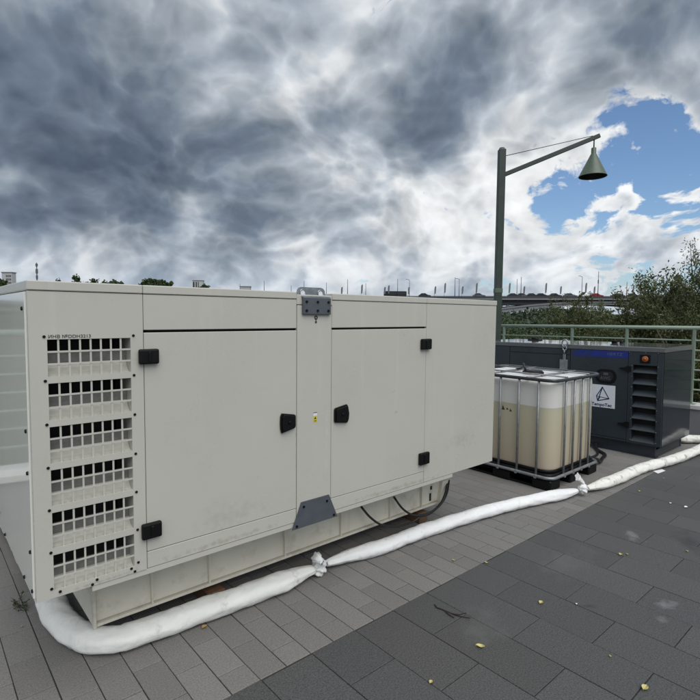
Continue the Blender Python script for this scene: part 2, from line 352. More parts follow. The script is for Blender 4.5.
# ------------------------------------------------------------------ ground
YB = 2.058; XA = 1.2256; WR = .1497; LEN = .2965
def pave(name, x0, x1, y0, y1, w, ln, xorg, yorg, half0, material, gap, tone, seed):
    r = random.Random(seed); bm = bmesh.new(); lay = bm.loops.layers.float_color.new('tone')
    i0 = math.floor((x0-xorg)/w); i1 = math.ceil((x1-xorg)/w)
    for i in range(i0, i1):
        off = (ln/2 if (i+half0) % 2 else 0)
        j0 = math.floor((y0-yorg-off)/ln); j1 = math.ceil((y1-yorg-off)/ln)
        for j in range(j0, j1):
            xa, xb = xorg+i*w, xorg+(i+1)*w; ya, yb = max(yorg+off+j*ln, y0), min(yorg+off+(j+1)*ln, y1)
            if yb-ya < .02: continue
            g = gap/2; c = .0025; z = r.uniform(-.0012, .0006)
            j_ = lambda: r.uniform(-.0007, .0007)
            base = [(xa+g, ya+g), (xb-g, ya+g), (xb-g, yb-g), (xa+g, yb-g)]; top = [(xa+g+c, ya+g+c), (xb-g-c, ya+g+c), (xb-g-c, yb-g-c), (xa+g+c, yb-g-c)]
            jx, jy = j_(), j_()
            b0 = [bm.verts.new((x+jx, y+jy, -.012)) for x, y in base]; b1 = [bm.verts.new((x+jx, y+jy, z-.002)) for x, y in base]
            b2 = [bm.verts.new((x+jx, y+jy, z+j_()*.6)) for x, y in top]
            k = 1+r.gauss(0, tone); k = min(max(k, 1-2.2*tone), 1+2.2*tone); q = r.uniform(-.010, .012)
            fs = [bm.faces.new(b2)]
            for a in range(4):
                b = (a+1) % 4; fs.append(bm.faces.new((b0[a], b0[b], b1[b], b1[a]))); fs.append(bm.faces.new((b1[a], b1[b], b2[b], b2[a])))
            for f in fs:
                for lp in f.loops: lp[lay] = (k*(1+q), k, k*(1-q), 1)
    me = bpy.data.meshes.new(name); bm.to_mesh(me); bm.free(); me.materials.append(material)
    o = bpy.data.objects.new(name, me); COL.objects.link(o); return kind(o, 'structure')
XK = 8.78                                # inner face of the quay wall on the right
YK = 6.50                                # inner face of the quay wall at the back
pave('pavement', -9, XK-.0, YB, YK, WR, LEN, XA, YB+.1465, 1, M['paver'], .0045, .050, 3)
pave('dark_pavement', -9, XK-.0, -9, YB, .2994, .604, XA+.004, YB-.308-6*.604, 1, M['slab'], .0042, .055, 5)
kind(MB().face([(-40, -40, -.006), (XK+.1, -40, -.006), (XK+.1, YK+.1, -.006), (-40, YK+.1, -.006)]).build('ground', M['joint']), 'structure')
kind(MB().face([(-3000, -3000, -6), (3000, -3000, -6), (3000, 3000, -6), (-3000, 3000, -6)]).build('river', M['water']), 'structure')
quay = MB().box((-40, -40, -6.5), (XK+.38, YK+.38, -.02)).build('embankment', M['wall']); kind(quay, 'structure')
def terrain():
    bm = bmesh.new(); rads = [9, 12, 20, 35, 60, 90, 120, 150, 200, 260, 340, 450, 700, 1200, 2600]; na = 96
    def h(d, a):
        x, y = d*math.cos(a), d*math.sin(a); n_ = noise.noise((x*.012, y*.012, 1.3))
        b = -4.5 if d < 70 else (-4.5+(d-70)/60*3 if d < 130 else -1.5+(min(d, 500)-130)/370*7)
        return b + n_*min(d*.02, 5)
    rings = [[bm.verts.new((d*math.cos(2*math.pi*k/na), d*math.sin(2*math.pi*k/na), h(d, 2*math.pi*k/na))) for k in range(na)] for d in rads]
    for a, b in zip(rings, rings[1:]):
        for k in range(na): bm.faces.new((a[k], a[(k+1) % na], b[(k+1) % na], b[k]))
    me = bpy.data.meshes.new('terrain'); bm.to_mesh(me); bm.free(); me.materials.append(M['bank'])
    o = bpy.data.objects.new('terrain', me); COL.objects.link(o); kind(o, 'structure')
terrain()

# ------------------------------------------------------------------ quay walls and railings
kw = empty('quay_wall', (XK, 0, 0), 'low grey wall with white coping along the right quay edge beside the dark generator', 'wall')
MB().box((0, -20, -.015), (.30, 6.40, .399)).build('wall_body', M['wall'], kw)
MB().box((-.025, -20, .401), (.33, 6.36, .462), .006).build('coping', M['stone'], kw)
kw2 = empty('quay_wall', (0, 4.75, 0), 'low grey wall with white coping along the back quay edge behind the cream generator', 'wall', rot=(0, 0, R(10.4)))
MB().box((-20, .002, -.015), (9.30, .30, .40)).build('wall_body', M['wall'], kw2)
MB().box((-20, -.025, .4035), (9.33, .33, .464), .006).build('coping', M['stone'], kw2)
def railing(label, A, B, posts, z0=.46, ztA=1.607, ztB=1.607):
    A, B = Vector(A), Vector(B); u = (B-A).normalized(); Lh = (B-A).length
    e = empty('railing', (A.x, A.y, 0), label, 'railing')
    def pt(s_, z): return Vector((u.x*s_, u.y*s_, z))
    zt = lambda s_: ztA+(ztB-ztA)*s_/Lh
    MB().tube([pt(0, zt(0)), pt(Lh, zt(Lh))], .030, 14).build('top_rail', M['rail'], e)
    for k in range(6):
        dz = .186+k*.1475
        MB().tube([pt(0, zt(0)-dz), pt(Lh, zt(Lh)-dz)], .0125, 8).build('bar', M['rail'], e)
    for s_ in posts:
        q = pt(s_, 0); b = MB(); b.box((q.x-.021, q.y-.021, z0), (q.x+.021, q.y+.021, zt(s_)-.02), .005); b.box((q.x-.06, q.y-.06, z0), (q.x+.06, q.y+.06, z0+.012), .003)
        b.build('post', M['rail'], e)
    return e
RA = Vector((8.93, -18, 0)); RR = Vector((8.88, 2.20, 0))
railing('light green railing on the right quay wall, running behind the dark generator', (8.88, -18, 0), (8.88, 2.20, 0), [1.2*k for k in range(17)])
pr = []
for x in (695.3, 627.7, 572.8, 504.6):
    d = ray(x, 318); tt_ = (8.88)/d.x
    pr.append(d.y*tt_)
railing_posts = [max(y-2.20, .03) for y in pr]
railing('light green railing on the right quay wall, the bay just behind the dark generator roof', (8.88, 2.20, 0), (8.88, 6.44, 0), railing_posts, ztA=1.607, ztB=1.56)
railing('light green railing on the back quay wall, mirrored in the end of the cream generator', (-16, 1.95, 0), (8.86, 6.50, 0), [1.1*k+.4 for k in range(23)], ztB=1.56)

# ------------------------------------------------------------------ the cream generator
Y0 = 2.388; X0, X1, ZB, ZT = .369, 3.6245, .553, 1.8754; DEP = 1.56
S1, S2, S3, S4 = .8163, 1.6612, 1.9120, 2.7661
ZL = 1.835
g = empty('generator', (X0, Y0, 0), 'large cream boxed generator with grille, two doors and black latches, in the foreground', 'generator')
def G(mb, name, material, parent=None):
    o = mb.build(name, material, parent or g)
    if (parent or g) is g: o.matrix_parent_inverse = Matrix.Translation((-X0, -Y0, 0))
    else: o.matrix_parent_inverse = Matrix()
    return o
T = .022; e_ = .0016
core = MB(); core.box((X0+.36, Y0+.13, ZB+.01), (X1-.02, Y0+DEP-.03, ZL-.01)); core.box((S1+.02, Y0+.028, ZB+.012), (X1-.02, Y0+.129, ZL-.012)); core.box((X0+.03, Y0+.30, ZB+.01), (X0+.358, Y0+DEP-.03, ZL-.01))
G(core, 'inner_core', M['void'])
# louvre panel with six openings
gx0, gx1 = .4335, .7595
gz = [(1.4845+.0008-k*.1803, 1.638-k*.1803) for k in range(6)]
lp = MB(); lp.box((X0, Y0, ZB), (gx0, Y0+T, ZL-e_)); lp.box((gx1, Y0, ZB), (S1-e_, Y0+T, ZL-e_))
prev = ZL-e_
for a, b in gz:
    lp.box((gx0, Y0, b), (gx1, Y0+T, prev)); prev = a
lp.box((gx0, Y0, ZB), (gx1, Y0+T, prev))
louv = G(lp, 'louvre_panel', M['cream'])
for a, b in gz:
    gm = MB(); w = .0075
    for k in range(1, 8):
        x = gx0+(gx1-gx0)*k/8; gm.box((x-w/2, Y0+.004, a), (x+w/2, Y0+.0075, b))
    for k in (1, 2):
        z = a+(b-a)*k/3; gm.box((gx0, Y0+.0022, z-w/2), (gx1, Y0+.0055, z+w/2))
    gr = G(gm, 'grille', M['cream'])
    sm = MB(); dd = .115
    hh_ = b-a; kk = gz.index((a, b)); top_ = .655-.030*kk; dpt = .070
    prof = [(T, a-.002), (.042, a+hh_*.07), (.060, a+hh_*.20), (dpt, a+hh_*(.335-.022*kk))]
    sm.poly([(gx0, Y0+y_, z_) for y_, z_ in prof]+[(gx0, Y0+y_+.006, z_-.004) for y_, z_ in prof[::-1]], (gx1-gx0, 0, 0))
    G(MB().box((gx0, Y0+dpt-.003, a+hh_*(.34-.022*kk)), (gx1, Y0+dpt+.012, a+hh_*top_)), 'shaded_scoop_wall', M['scoop_shade'])  # upper inner wall of the scoop, its shade put into the colour
    sm.box((gx1+.001, Y0+T, a-.008), (gx1+.004, Y0+dd+.01, b+.004)); sm.box((gx0-.004, Y0+T, a-.008), (gx0-.001, Y0+dd+.01, b+.004))
    G(sm, 'air_scoop', M['cream'])
bk = MB(); bk.box((X0+.03, Y0+.135, ZB+.02), (X0+.355, Y0+.16, ZL-.02)); G(bk, 'dark_backing', M['void'])
# end panel, other skins, roof
ep = MB(); ep.box((X0-.006, Y0+.035, ZB+.004), (X0+.014, Y0+DEP, ZL-.004), .002); G(ep, 'end_panel', M['cream_end_lit'])
ec = MB(); ec.box((X0+.001, Y0+T+.001, ZB+.002), (X0+.02, Y0+.033, ZL-.003)); G(ec, 'corner_strip', M['cream'])
bp = MB(); bp.box((X0+.02, Y0+DEP-.02, ZB), (X1, Y0+DEP+.002, ZL-.003)); G(bp, 'rear_panel', M['cream'])
rp = MB(); rp.box((X1-.018, Y0+T+.001, ZB+.002), (X1-.001, Y0+DEP-.021, ZL-.003)); G(rp, 'end_panel', M['cream'])
rf = MB()
for xa, xb in ((X0-.002, S1-.001), (S1+.001, S2-.002), (S3+.002, S4-.001), (S4+.001, X1+.002)): rf.box((xa, Y0-.004, ZL+.001), (xb, Y0+DEP+.004, ZT), .004)
rf.box((S2-.001, Y0-.002, ZL-.03), (S3+.001, Y0+DEP+.002, ZT-.014), .003)
G(rf, 'roof_cap', M['cream'])
HZ = 1.6665; DB = .6345; bv = .0022
def panel(name, xa, xb, za, zb, y=Y0, parent=None): return G(MB().box((xa+e_, y, za+e_), (xb-e_, y+T, zb-e_), bv), name, M['cream'])
panel('header_panel', S1, S2, HZ+.004, ZL); panel('header_panel', S3, S4, HZ+.004, ZL)
panel('sill_panel', S1, S2, ZB, DB); panel('sill_panel', S3, S4, ZB, DB)
d1 = panel('door', S1, S2, DB, HZ-.005, Y0-.001); d2 = panel('door', S3, S4, DB, HZ-.005, Y0-.001)
panel('centre_post', S2, S3, ZB, ZL-.032, Y0-.002); panel('side_panel', S4, X1, ZB, ZL)
def latch(x0, x1, z0, z1):
    b = MB().box((x0, Y0-.028, z0), (x1, Y0-.0025, z1), .008, seg=2); b.box((x0+.038, Y0-.034, z0+.012), (x0+.052, Y0-.027, z1-.012), .003); return G(b, 'hinge', M['black'])
latch(.789, .879, 1.517, 1.586); latch(.789, .880, .702, .776); latch(2.70, 2.80, 1.513, 1.588); latch(2.70, 2.80, .693, .779)
def handle(pts, cx, cz):
    b = MB().poly([(x, Y0-.0030, z) for x, z in pts], (0, -.012, 0))
    b.poly([(cx+(x-cx)*.86, Y0-.0151, cz+(z-cz)*.86) for x, z in pts], (0, -.010, 0)); b.disc((cx, Y0-.0252, cz), (0, -1, 0), .010, .006); h = G(b, 'handle', M['black'])
    bm = bmesh.new(); bm.from_mesh(h.data); bmesh.ops.bevel(bm, geom=[x for x in bm.edges], offset=.003, segments=2, profile=.5, affect='EDGES'); bm.to_mesh(h.data); bm.free(); return h
handle([(1.553, 1.090), (1.547, 1.115), (1.545, 1.150), (1.547, 1.185), (1.555, 1.202), (1.640, 1.186), (1.647, 1.178), (1.647, 1.117), (1.640, 1.109)], 1.598, 1.148)
handle([(1.930, 1.178), (1.936, 1.188), (2.026, 1.203), (2.036, 1.190), (2.045, 1.145), (2.040, 1.105), (2.030, 1.088), (1.936, 1.100), (1.930, 1.108)], 1.986, 1.147)
# lifting bracket at the top of the centre post
lb = MB(); lb.box((1.692, Y0-.020, 1.750), (1.892, Y0-.004, 1.846), .003)
ob = G(lb, 'lifting_bracket', M['plate'])
lg = MB(); out = []
xa, xb, z0, z1 = 1.690, 1.888, 1.8465, 1.907
pts = [(xa, z0), (xb, z0), (xb, z1-.03)] + [(xb-.03+.03*math.cos(a), z1-.03+.03*math.sin(a)) for a in (R(30), R(60), R(90))] + [(xa+.03+.03*math.cos(a), z1-.03+.03*math.sin(a)) for a in (R(90), R(120), R(150))] + [(xa, z1-.03)]
lg.poly([(x, Y0+.035, z) for x, z in pts], (0, .012, 0))
lg.poly([(xa, Y0-.015, z0), (xb, Y0-.015, z0), (xb, Y0+.035, z0+.012), (xa, Y0+.035, z0+.012)], (0, 0, .006))
for x in (1.725, 1.853):
    lg.tube([(x+.020*math.cos(k*.5236), Y0+.033, 1.874+.020*math.sin(k*.5236)) for k in range(12)], .004, 6, closed=True)
lugp = G(lg, 'lifting_eye_plate', M['galv'])
for x in (1.725, 1.853): G(MB().disc((x, Y0+.0345, 1.874), (0, -1, 0), .017, .001, 14), 'eye_hole', M['white'])
for z in (1.822, 1.772):
    for x in (1.714, 1.792, 1.870): G(MB().tube([(x, Y0-.0195, z), (x, Y0-.026, z)], .0075, 6, smooth=False), 'bolt', M['black'])
kh = MB(); kh.tube([(1.793+.0085*math.cos(k*.5236), Y0-.004, 1.733+.0085*math.sin(k*.5236)) for k in range(12)], .0035, 6, closed=True); kh.box((1.7905, Y0-.0045, 1.716), (1.7955, Y0-.0021, 1.726)); kh.disc((1.793, Y0-.002, 1.707), (0, -1, 0), .007, .003)
G(kh, 'keyhole', M['pen'])
ys = G(MB().box((1.777, Y0-.0032, 1.121), (1.805, Y0-.0021, 1.158)), 'warning_sticker', M['yellow'])
yt = MB().poly([(1.783, Y0-.0042, 1.140), (1.799, Y0-.0042, 1.140), (1.791, Y0-.0042, 1.155)], (0, .0009, 0)); G(yt, 'warning_triangle', M['pen']); G(MB().box((1.783, Y0-.0041, 1.127), (1.799, Y0-.0033, 1.131)), 'print_line', M['pen']); G(MB().box((1.777, Y0-.0040, 1.176), (1.805, Y0-.0021, 1.179)), 'print_line', M['pen'])
G(MB().box((1.777, Y0-.0032, 1.1585), (1.805, Y0-.0021, 1.1755)), 'sticker_field', M['white'])
# slate trapezoid plate over the sill
tp = MB().poly([(1.690, Y0-.0035, .666), (1.893, Y0-.0035, .666), (1.960, Y0-.0035, .516), (1.627, Y0-.0035, .516)], (0, -.006, 0)); G(tp, 'base_bracket', M['plate'])
for x, z in ((1.706, .637), (1.876, .632), (1.931, .533), (1.657, .533)): G(MB().tube([(x, Y0-.0093, z), (x, Y0-.015, z)], .0075, 6, smooth=False), 'bolt', M['black'])
for x, z in [(.423, 1.650), (.423, 1.469), (.424, 1.289), (.424, 1.109), (.424, .930), (.425, .750), (.424, .595), (.455, .573), (.772, 1.648), (.772, 1.469), (.772, 1.290), (.773, 1.109), (.773, .931), (.775, .753), (.776, .598), (.745, .578), (.599, .576), (.760, .560), (.580, .560)]:
    G(MB().disc((x, Y0-.0005, z), (0, -1, 0), .0062, .004, 8), 'screw', M['black'])
for y, z in [(2.465, 1.763), (2.463, 1.258), (2.459, 1.082), (3.403, .629), (3.195, .575), (2.62, .575), (2.43, .59), (2.45, .75)]:
    G(MB().disc((X0-.0062 if y > 2.425 else X0, y, z), (-1, 0, 0), .0085, .006, 8), 'screw', M['black'])
tx = Matrix.Translation((.4385, Y0-.0007, 1.6435)) @ Matrix.Rotation(R(90), 4, 'X')
tx_o = text('inventory_marking', 'ИНВ №DDH3213', .019, M['pen'], g, tx, .158); tx_o.matrix_parent_inverse = Matrix.Translation((-X0, -Y0, 0))
# skid
SY, SZ0 = 2.748, .142
sk = MB(); sk.box((.684, SY+.035, SZ0+.02), (3.43, SY+.045, .545)); sk.box((.705, SY+.60, SZ0+.02), (3.43, SY+.61, .545))
sk.box((.685, SY+.012, SZ0), (3.43, SY+.10, SZ0+.016), .003); sk.box((.705, SY+.55, SZ0), (3.43, SY+.63, SZ0+.016))
G(sk, 'skid', M['skid'])
G(MB().box((.580, Y0+.0035, .5235), (3.105, Y0+.06, .5515), .003), 'base_rail', M['cream'])
for x in (.955, 1.29, 1.82, 2.30, 2.80, 3.17):
    st1 = MB().poly([(x, SY+.0345, .54), (x, SY-.004, .54), (x+.012, SY+.016, SZ0+.0165), (x+.012, SY+.0345, SZ0+.0165)], (.009, 0, 0)); G(st1, 'stiffener', M['skid'])
en = MB(); en.box((.670, SY+.036, SZ0+.01), (.682, SY+.62, .54)); G(en, 'skid_end_plate', M['skid'])
G(MB().box((.668, SY+.0, SZ0+.0), (.6835, SY+.0345, .54), .003), 'skid_corner', M['skid'])
G(MB().poly([(3.425, SY+.004, SZ0), (3.520, SY+.004, .3275), (3.435, SY+.004, .3275), (3.40, SY+.004, SZ0+.0165)], (0, .03, 0)), 'skid_corner', M['skid'])
G(MB().box((3.431, SY+.047, SZ0+.01), (3.441, SY+.59, .54)), 'skid_end_plate', M['skid'])
for q_ in ((3.31, .275, 3.33, .305), (3.30, .18, 3.32, .245)): G(MB().box((q_[0], SY+.0305, q_[1]), (q_[2], SY+.0345, q_[3])), 'slot', M['void'])

def beam(label, x, ya, yb, w, z, ang=0):
    o = MB().box((-w/2, 0, 0.0), (w/2, yb-ya, z), .004).build('timber', M['wood']); o.location = (x, ya, 0.002); o.rotation_euler.z = ang
    return tag(o, label, 'timber', 'timber bearers under the generator')
beam('brown timber end showing under the cream skid behind the knotted white sleeve', 1.355, 2.775, 3.5, .11, .085)
beam('brown timber end under the right end of the cream skid, beside the black cables', 3.25, 2.80, 3.5, .10, .085)

# cables from the skid
def smooth(pts, n=8):
    P_ = [Vector(p) for p in pts]; o = []
    for i in range(len(P_)-1):
        a, b, c, d = P_[max(i-1, 0)], P_[i], P_[i+1], P_[min(i+2, len(P_)-1)]
        for k in range(n):
            u = k/n; o.append(.5*((2*b)+(c-a)*u+(2*a-5*b+4*c-d)*u*u+(3*b-a-3*c+d)*u**3))
    o.append(P_[-1]); return o
def ony(x, y, Y):
    r = ray(x, y); return EYE + r*(Y/r.y)
cA = [ony(361, 506, 2.76), ony(363, 509, 2.72), ony(371, 518, 2.69), ony(382, 525, 2.67), ony(397, 526.5, 2.67), ony(412, 522, 2.67), ony(420, 517, 2.66), ony(430, 513.5, 2.67), ony(441, 504, 2.69), ony(447, 493, 2.72), ony(449, 480, 2.76)]
cB = [ony(394, 497, 2.76), ony(396, 500, 2.72), ony(403, 509, 2.69), ony(413, 515, 2.67), ony(424, 514.5, 2.65), ony(434, 510, 2.67), ony(442, 501, 2.69), ony(446, 490, 2.72), ony(447.5, 480, 2.78)]
tag(MB().tube(smooth(cA), .0085, 8).build('power_cable', M['rubber']), 'black cable sagging lowest in front of the cream skid, starting left of the other', 'cable', 'black cables at the skid')
tag(MB().tube(smooth(cB), .0085, 8).build('power_cable', M['rubber']), 'black cable in the shorter loop in front of the cream skid near its right end', 'cable', 'black cables at the skid')

# ------------------------------------------------------------------ white sleeves on the ground
def sleeve(name, label, pts, rad, material, seed, ends=(1, 1), n=10, sub=28):
    P_ = smooth(pts, n); Ls = [0]
    for a, b in zip(P_, P_[1:]): Ls.append(Ls[-1]+(b-a).length)
    tot = Ls[-1]; ns = int(tot/.022); Q = []
    j = 0
    for i in range(ns+1):
        s_ = tot*i/ns
        while j < len(Ls)-2 and Ls[j+1] < s_: j += 1
        u = (s_-Ls[j])/max(Ls[j+1]-Ls[j], 1e-6); Q.append(P_[j].lerp(P_[j+1], u))
    bm = bmesh.new(); rings = []
    for i, q in enumerate(Q):
        s_ = tot*i/ns; tg = (Q[min(i+1, ns)]-Q[max(i-1, 0)]).normalized(); sd_ = Vector((tg.y, -tg.x, 0)).normalized(); upv = Vector((0, 0, 1))
        e0 = min(s_, tot-s_) if ends == (1, 1) else (s_ if ends[0] else tot-s_) if (ends[0] or ends[1]) else 9
        k0 = 1.0
        if ends[0]: k0 *= min(1, .40+.60*min(1, s_/.34)**.8)
        if ends[1]: k0 *= min(1, .40+.60*min(1, (tot-s_)/.26)**.8)
        near = max((1-s_/.35) if ends[0] else 0, (1-(tot-s_)/.35) if ends[1] else 0, 0)
        r0 = rad*k0*(1+.09*noise.noise((s_*2.2, seed, 0))+.04*noise.noise((s_*7, seed, 4)))
        tw = seed+s_*3.0
        ring = []
        for k in range(sub):
            a = 6.28318*k/sub; ca, sa = math.cos(a), math.sin(a)
            fold = (.012+.06*near)*math.sin(7*a+tw*2+2*noise.noise((s_*4, seed, 9))) + .085*noise.noise((s_*7+ca, sa*1.6, seed)) + .05*noise.noise((s_*22, ca*2.2, sa*2.2+seed))
            # diagonal creases
            fold -= .085*max(0, math.sin(s_*34+a*1.6+3*noise.noise((s_*2, seed, 2))))**6 * (noise.noise((s_*1.7, a, seed+3)) > 0)
            rr = r0*(1+fold)
            wv, hv = rr*1.14*ca, rr*.90*sa
            z = q.z + hv
            flo = .004
            if z < flo: z = flo+(z-flo)*.03; wv *= 1.05
            ring.append(bm.verts.new((q.x+sd_.x*wv, q.y+sd_.y*wv, z)))
        rings.append(ring)
    for a, b in zip(rings, rings[1:]):
        for k in range(sub):
            f = bm.faces.new((a[k], b[k], b[(k+1) % sub], a[(k+1) % sub])); f.smooth = True
    bm.faces.new(rings[0]); bm.faces.new(rings[-1][::-1])
    bmesh.ops.recalc_face_normals(bm, faces=bm.faces[:])
    me = bpy.data.meshes.new('sleeve'); bm.to_mesh(me); bm.free(); me.materials.append(material)
    e = empty(name, Q[0] - Vector((0, 0, Q[0].z)), label, 'sleeve', 'white stuffed sleeves on the paving')
    o = bpy.data.objects.new('tube', me); COL.objects.link(o); o.parent = e; o.matrix_parent_inverse = Matrix.Translation(-e.location)
    return e
def knot(parent, c, d, r, material, seed, up_=False):
    """a gathered, twisted cloth end"""
    bm = bmesh.new(); bmesh.ops.create_icosphere(bm, subdivisions=4, radius=1)
    d = Vector(d).normalized(); sd_ = Vector((d.y, -d.x, 0)).normalized(); uu = sd_.cross(d)
    if uu.z < 0: uu = -uu
    for v in bm.verts:
        n_ = v.co.copy(); a = math.atan2(n_.z, n_.y)
        f = 1+.16*math.sin(6*a+seed+n_.x*3)+.16*noise.noise(n_*2.1+Vector((seed, 0, 0)))+.08*noise.noise(n_*5)
        w = n_*r*f; z = c[2]+uu.z*w.z
        co = Vector(c)+d*(w.x*.9)+sd_*w.y*.95+Vector((0, 0, w.z)); co.z = max(co.z, .004); v.co = co
    for f in bm.faces: f.smooth = True
    me = bpy.data.meshes.new('knot'); bm.to_mesh(me); bm.free(); me.materials.append(material)
    o = bpy.data.objects.new('knot', me); COL.objects.link(o); o.parent = parent; o.matrix_parent_inverse = Matrix.Translation(-parent.location); return o
def tail(parent, c, dirs, r, material):
    """flared cloth end of the knot"""
    p0 = Vector(c); pts = [p0]; 
    for v in dirs: pts.append(pts[-1]+Vector(v))
    bm = bmesh.new(); P_ = smooth(pts, 5); n = len(P_); sub = 18; rings = []
    for i, q in enumerate(P_):
        tg = (P_[min(i+1, n-1)]-P_[max(i-1, 0)]).normalized(); a_ = tg.orthogonal().normalized(); b_ = tg.cross(a_); u = i/(n-1)
        rr = r*(.55+.75*u)
        rings.append([bm.verts.new(q+(a_*math.cos(6.28318*k/sub)+b_*.55*math.sin(6.28318*k/sub))*rr*(1+.25*u*math.sin(5*6.28318*k/sub))) for k in range(sub)])
    for a, b in zip(rings, rings[1:]):
        for k in range(sub): f = bm.faces.new((a[k], a[(k+1) % sub], b[(k+1) % sub], b[k])); f.smooth = True
    bm.faces.new(rings[-1]); bm.faces.new(rings[0][::-1])
    for v in bm.verts: v.co.z = max(v.co.z, .004)
    me = bpy.data.meshes.new('cloth_tail'); bm.to_mesh(me); bm.free(); me.materials.append(material)
    o = bpy.data.objects.new('cloth_tail', me); COL.objects.link(o); o.parent = parent; o.matrix_parent_inverse = Matrix.Translation(-parent.location); return o
rz = .062
hp = lambda L_, z=rz: [onz(x, y, z) for x, y in L_]
p1 = [(.585, 5.2, rz), (.592, 4.5, rz), (.598, 3.85, rz), (.594, 3.45, rz), (.584, 3.15, rz)] + hp([(75, 632), (95, 639.5), (117, 639), (140, 632.5), (165, 623.5), (200, 611), (240, 597), (280, 582.5), (303, 573), (314, 569)])
s1 = sleeve('sleeve', 'white sleeve emerging from under the cream generator and ending at a knot', p1, .068, M['hose'], 1.0, (0, 1))
p2 = hp([(326, 563.5), (337, 559.5), (352, 555), (385, 545.5), (420, 532), (460, 519), (500, 507.5), (535, 499.5), (565, 493.5), (577, 490.5)], .05)
s2 = sleeve('sleeve', 'longest white sleeve curving across the light paving in front of the cube tank', p2, .055, M['hose2'], 4.0, (1, 1))
p3 = hp([(587, 488.3), (602, 484), (620, 477.5), (634, 471), (650, 465.5), (668, 461), (684, 455.5), (700, 449), (712, 444), (730, 438)], .052)
s3 = sleeve('sleeve', 'stained white sleeve along the slab edge in front of the dark generator', p3, .058, M['hose3'], 7.0, (1, 0))
p4 = [(8.62, 2.02, rz), (8.40, 2.10, rz), (8.25, 2.22, rz), (8.14, 2.32, rz), (8.10, 2.42, rz), (8.16, 2.60, rz), (8.2, 3.2, rz)]
s4 = sleeve('sleeve', 'short white sleeve bent round the rear corner of the dark generator by the wall', p4, .062, M['hose3'], 9.0, (0, 0))
k1 = onz(319, 568, .050); dk = (p2[1]-p2[0])
knot(s1, k1, dk, .050, M['hose'], 2.0)
tail(s2, onz(325, 562, .10), [(-.035, -.03, .02), (-.03, .02, .03), (.01, .05, -.01)], .026, M['hose2'])
k2 = onz(583, 489, .07); knot(s2, k2, p3[1]-p3[0], .046, M['hose2'], 5.0)
tail(s2, k2+Vector((.01, 0, .02)), [(.0, .01, .04), (-.03, .02, .04), (-.02, .01, .02)], .036, M['hose2'])

# ------------------------------------------------------------------ cube tank
ix, iy, LX, LY = 4.80, 2.48, 1.055, 1.21
ib = empty('cube_tank', (ix, iy, 0), 'white cube tank in a metal cage, two thirds full of beige liquid, on black pallet', 'tank')
def rrect(x0, y0, x1, y1, r, n=7):
    o = []
    for cx, cy, a0 in ((x1-r, y1-r, 0), (x0+r, y1-r, 90), (x0+r, y0+r, 180), (x1-r, y0+r, 270)):
        for k in range(n+1): a = R(a0+90*k/n); o.append((cx+r*math.cos(a), cy+r*math.sin(a)))
    return o
def rbody(mb, x0, y0, x1, y1, r, prof):
    rings = []
    for z, ins in prof: rings.append([mb.bm.verts.new((x, y, z)) for x, y in rrect(x0+ins, y0+ins, x1-ins, y1-ins, max(r-ins, .012))])
    n = len(rings[0])
    for a, b in zip(rings, rings[1:]):
        for k in range(n): f = mb.bm.faces.new((a[k], a[(k+1) % n], b[(k+1) % n], b[k])); f.smooth = True
    mb.bm.faces.new(rings[0][::-1]); mb.bm.faces.new(rings[-1]); return mb
rbody(MB(), .035, .035, LX-.035, LY-.035, .13, [(.150, .045), (.162, .018), (.19, .003), (.22, 0), (.62, -.004), (1.03, 0), (1.062, .004), (1.085, .02), (1.098, .05)]).build('tank', M['tank'], ib)
rbody(MB(), .047, .047, LX-.047, LY-.047, .12, [(.158, .05), (.168, .02), (.20, .002), (.826, -.001), (.828, .004)]).build('liquid', M['liquid'], ib)
top = MB(); rbody(top, .075, .075, LX-.075, LY-.075, .10, [(1.099, 0), (1.108, .01), (1.112, .03)]); top.build('tank_top', M['plasticw'], ib)
lidm = MB(); lidm.lathe([(.115, 1.112), (.115, 1.135), (.10, 1.150), (.085, 1.152), (.0, 1.152)], 28, (.47, .50, 0)); lidm.build('lid', M['black'], ib)
hs = MB(); hs.tube(smooth([(.42, .56, 1.150), (.41, .57, 1.185), (.44, .60, 1.215), (.50, .63, 1.21), (.55, .66, 1.185), (.60, .72, 1.15), (.62, .80, 1.13)], 6), .012, 8); hs.build('hose_stub', M['rubber'], ib)
vt = [.168, .388, .608, .828, 1.048]; vx = [.253, .439, .623, .803]
cage = MB()
for y in vt:
    for x in (.004, LX-.004): cage.tube([(x, y, .125), (x, y, 1.112)], .0125, 8)
for x in vx:
    for y in (.004, LY-.004): cage.tube([(x, y, .125), (x, y, 1.112)], .0125, 8)
cage.build('cage_tubes', M['zinc'], ib)
rim = MB()
for z0, z1, x in ((1.098, 1.132, -.010), ):
    O_ = rrect(x, x, LX-x, LY-x, .11); I_ = rrect(x+.036, x+.036, LX-x-.036, LY-x-.036, .075); n = len(O_)
    vo0 = [rim.bm.verts.new((a, b, z0)) for a, b in O_]; vo1 = [rim.bm.verts.new((a, b, z1-.006)) for a, b in O_]; vm_ = [rim.bm.verts.new((.75*a+.25*c, .75*b+.25*d, z1)) for (a, b), (c, d) in zip(O_, I_)]
    vi1 = [rim.bm.verts.new((a, b, z1-.006)) for a, b in I_]; vi0 = [rim.bm.verts.new((a, b, z0)) for a, b in I_]
    for A_, B_ in ((vo0, vo1), (vo1, vm_), (vm_, vi1), (vi1, vi0), (vi0, vo0)):
        for k in range(n): f = rim.bm.faces.new((A_[k], A_[(k+1) % n], B_[(k+1) % n], B_[k])); f.smooth = True
rim.build('top_rim', M['rim'], ib)
cr = MB()
for y in (.30, .79): cr.tube([(.0, y, 1.124), (LX, y, 1.124)], .012, 8)
for x in (.27, .76): cr.tube([(x, .0, 1.136), (x, LY, 1.136)], .009, 8)
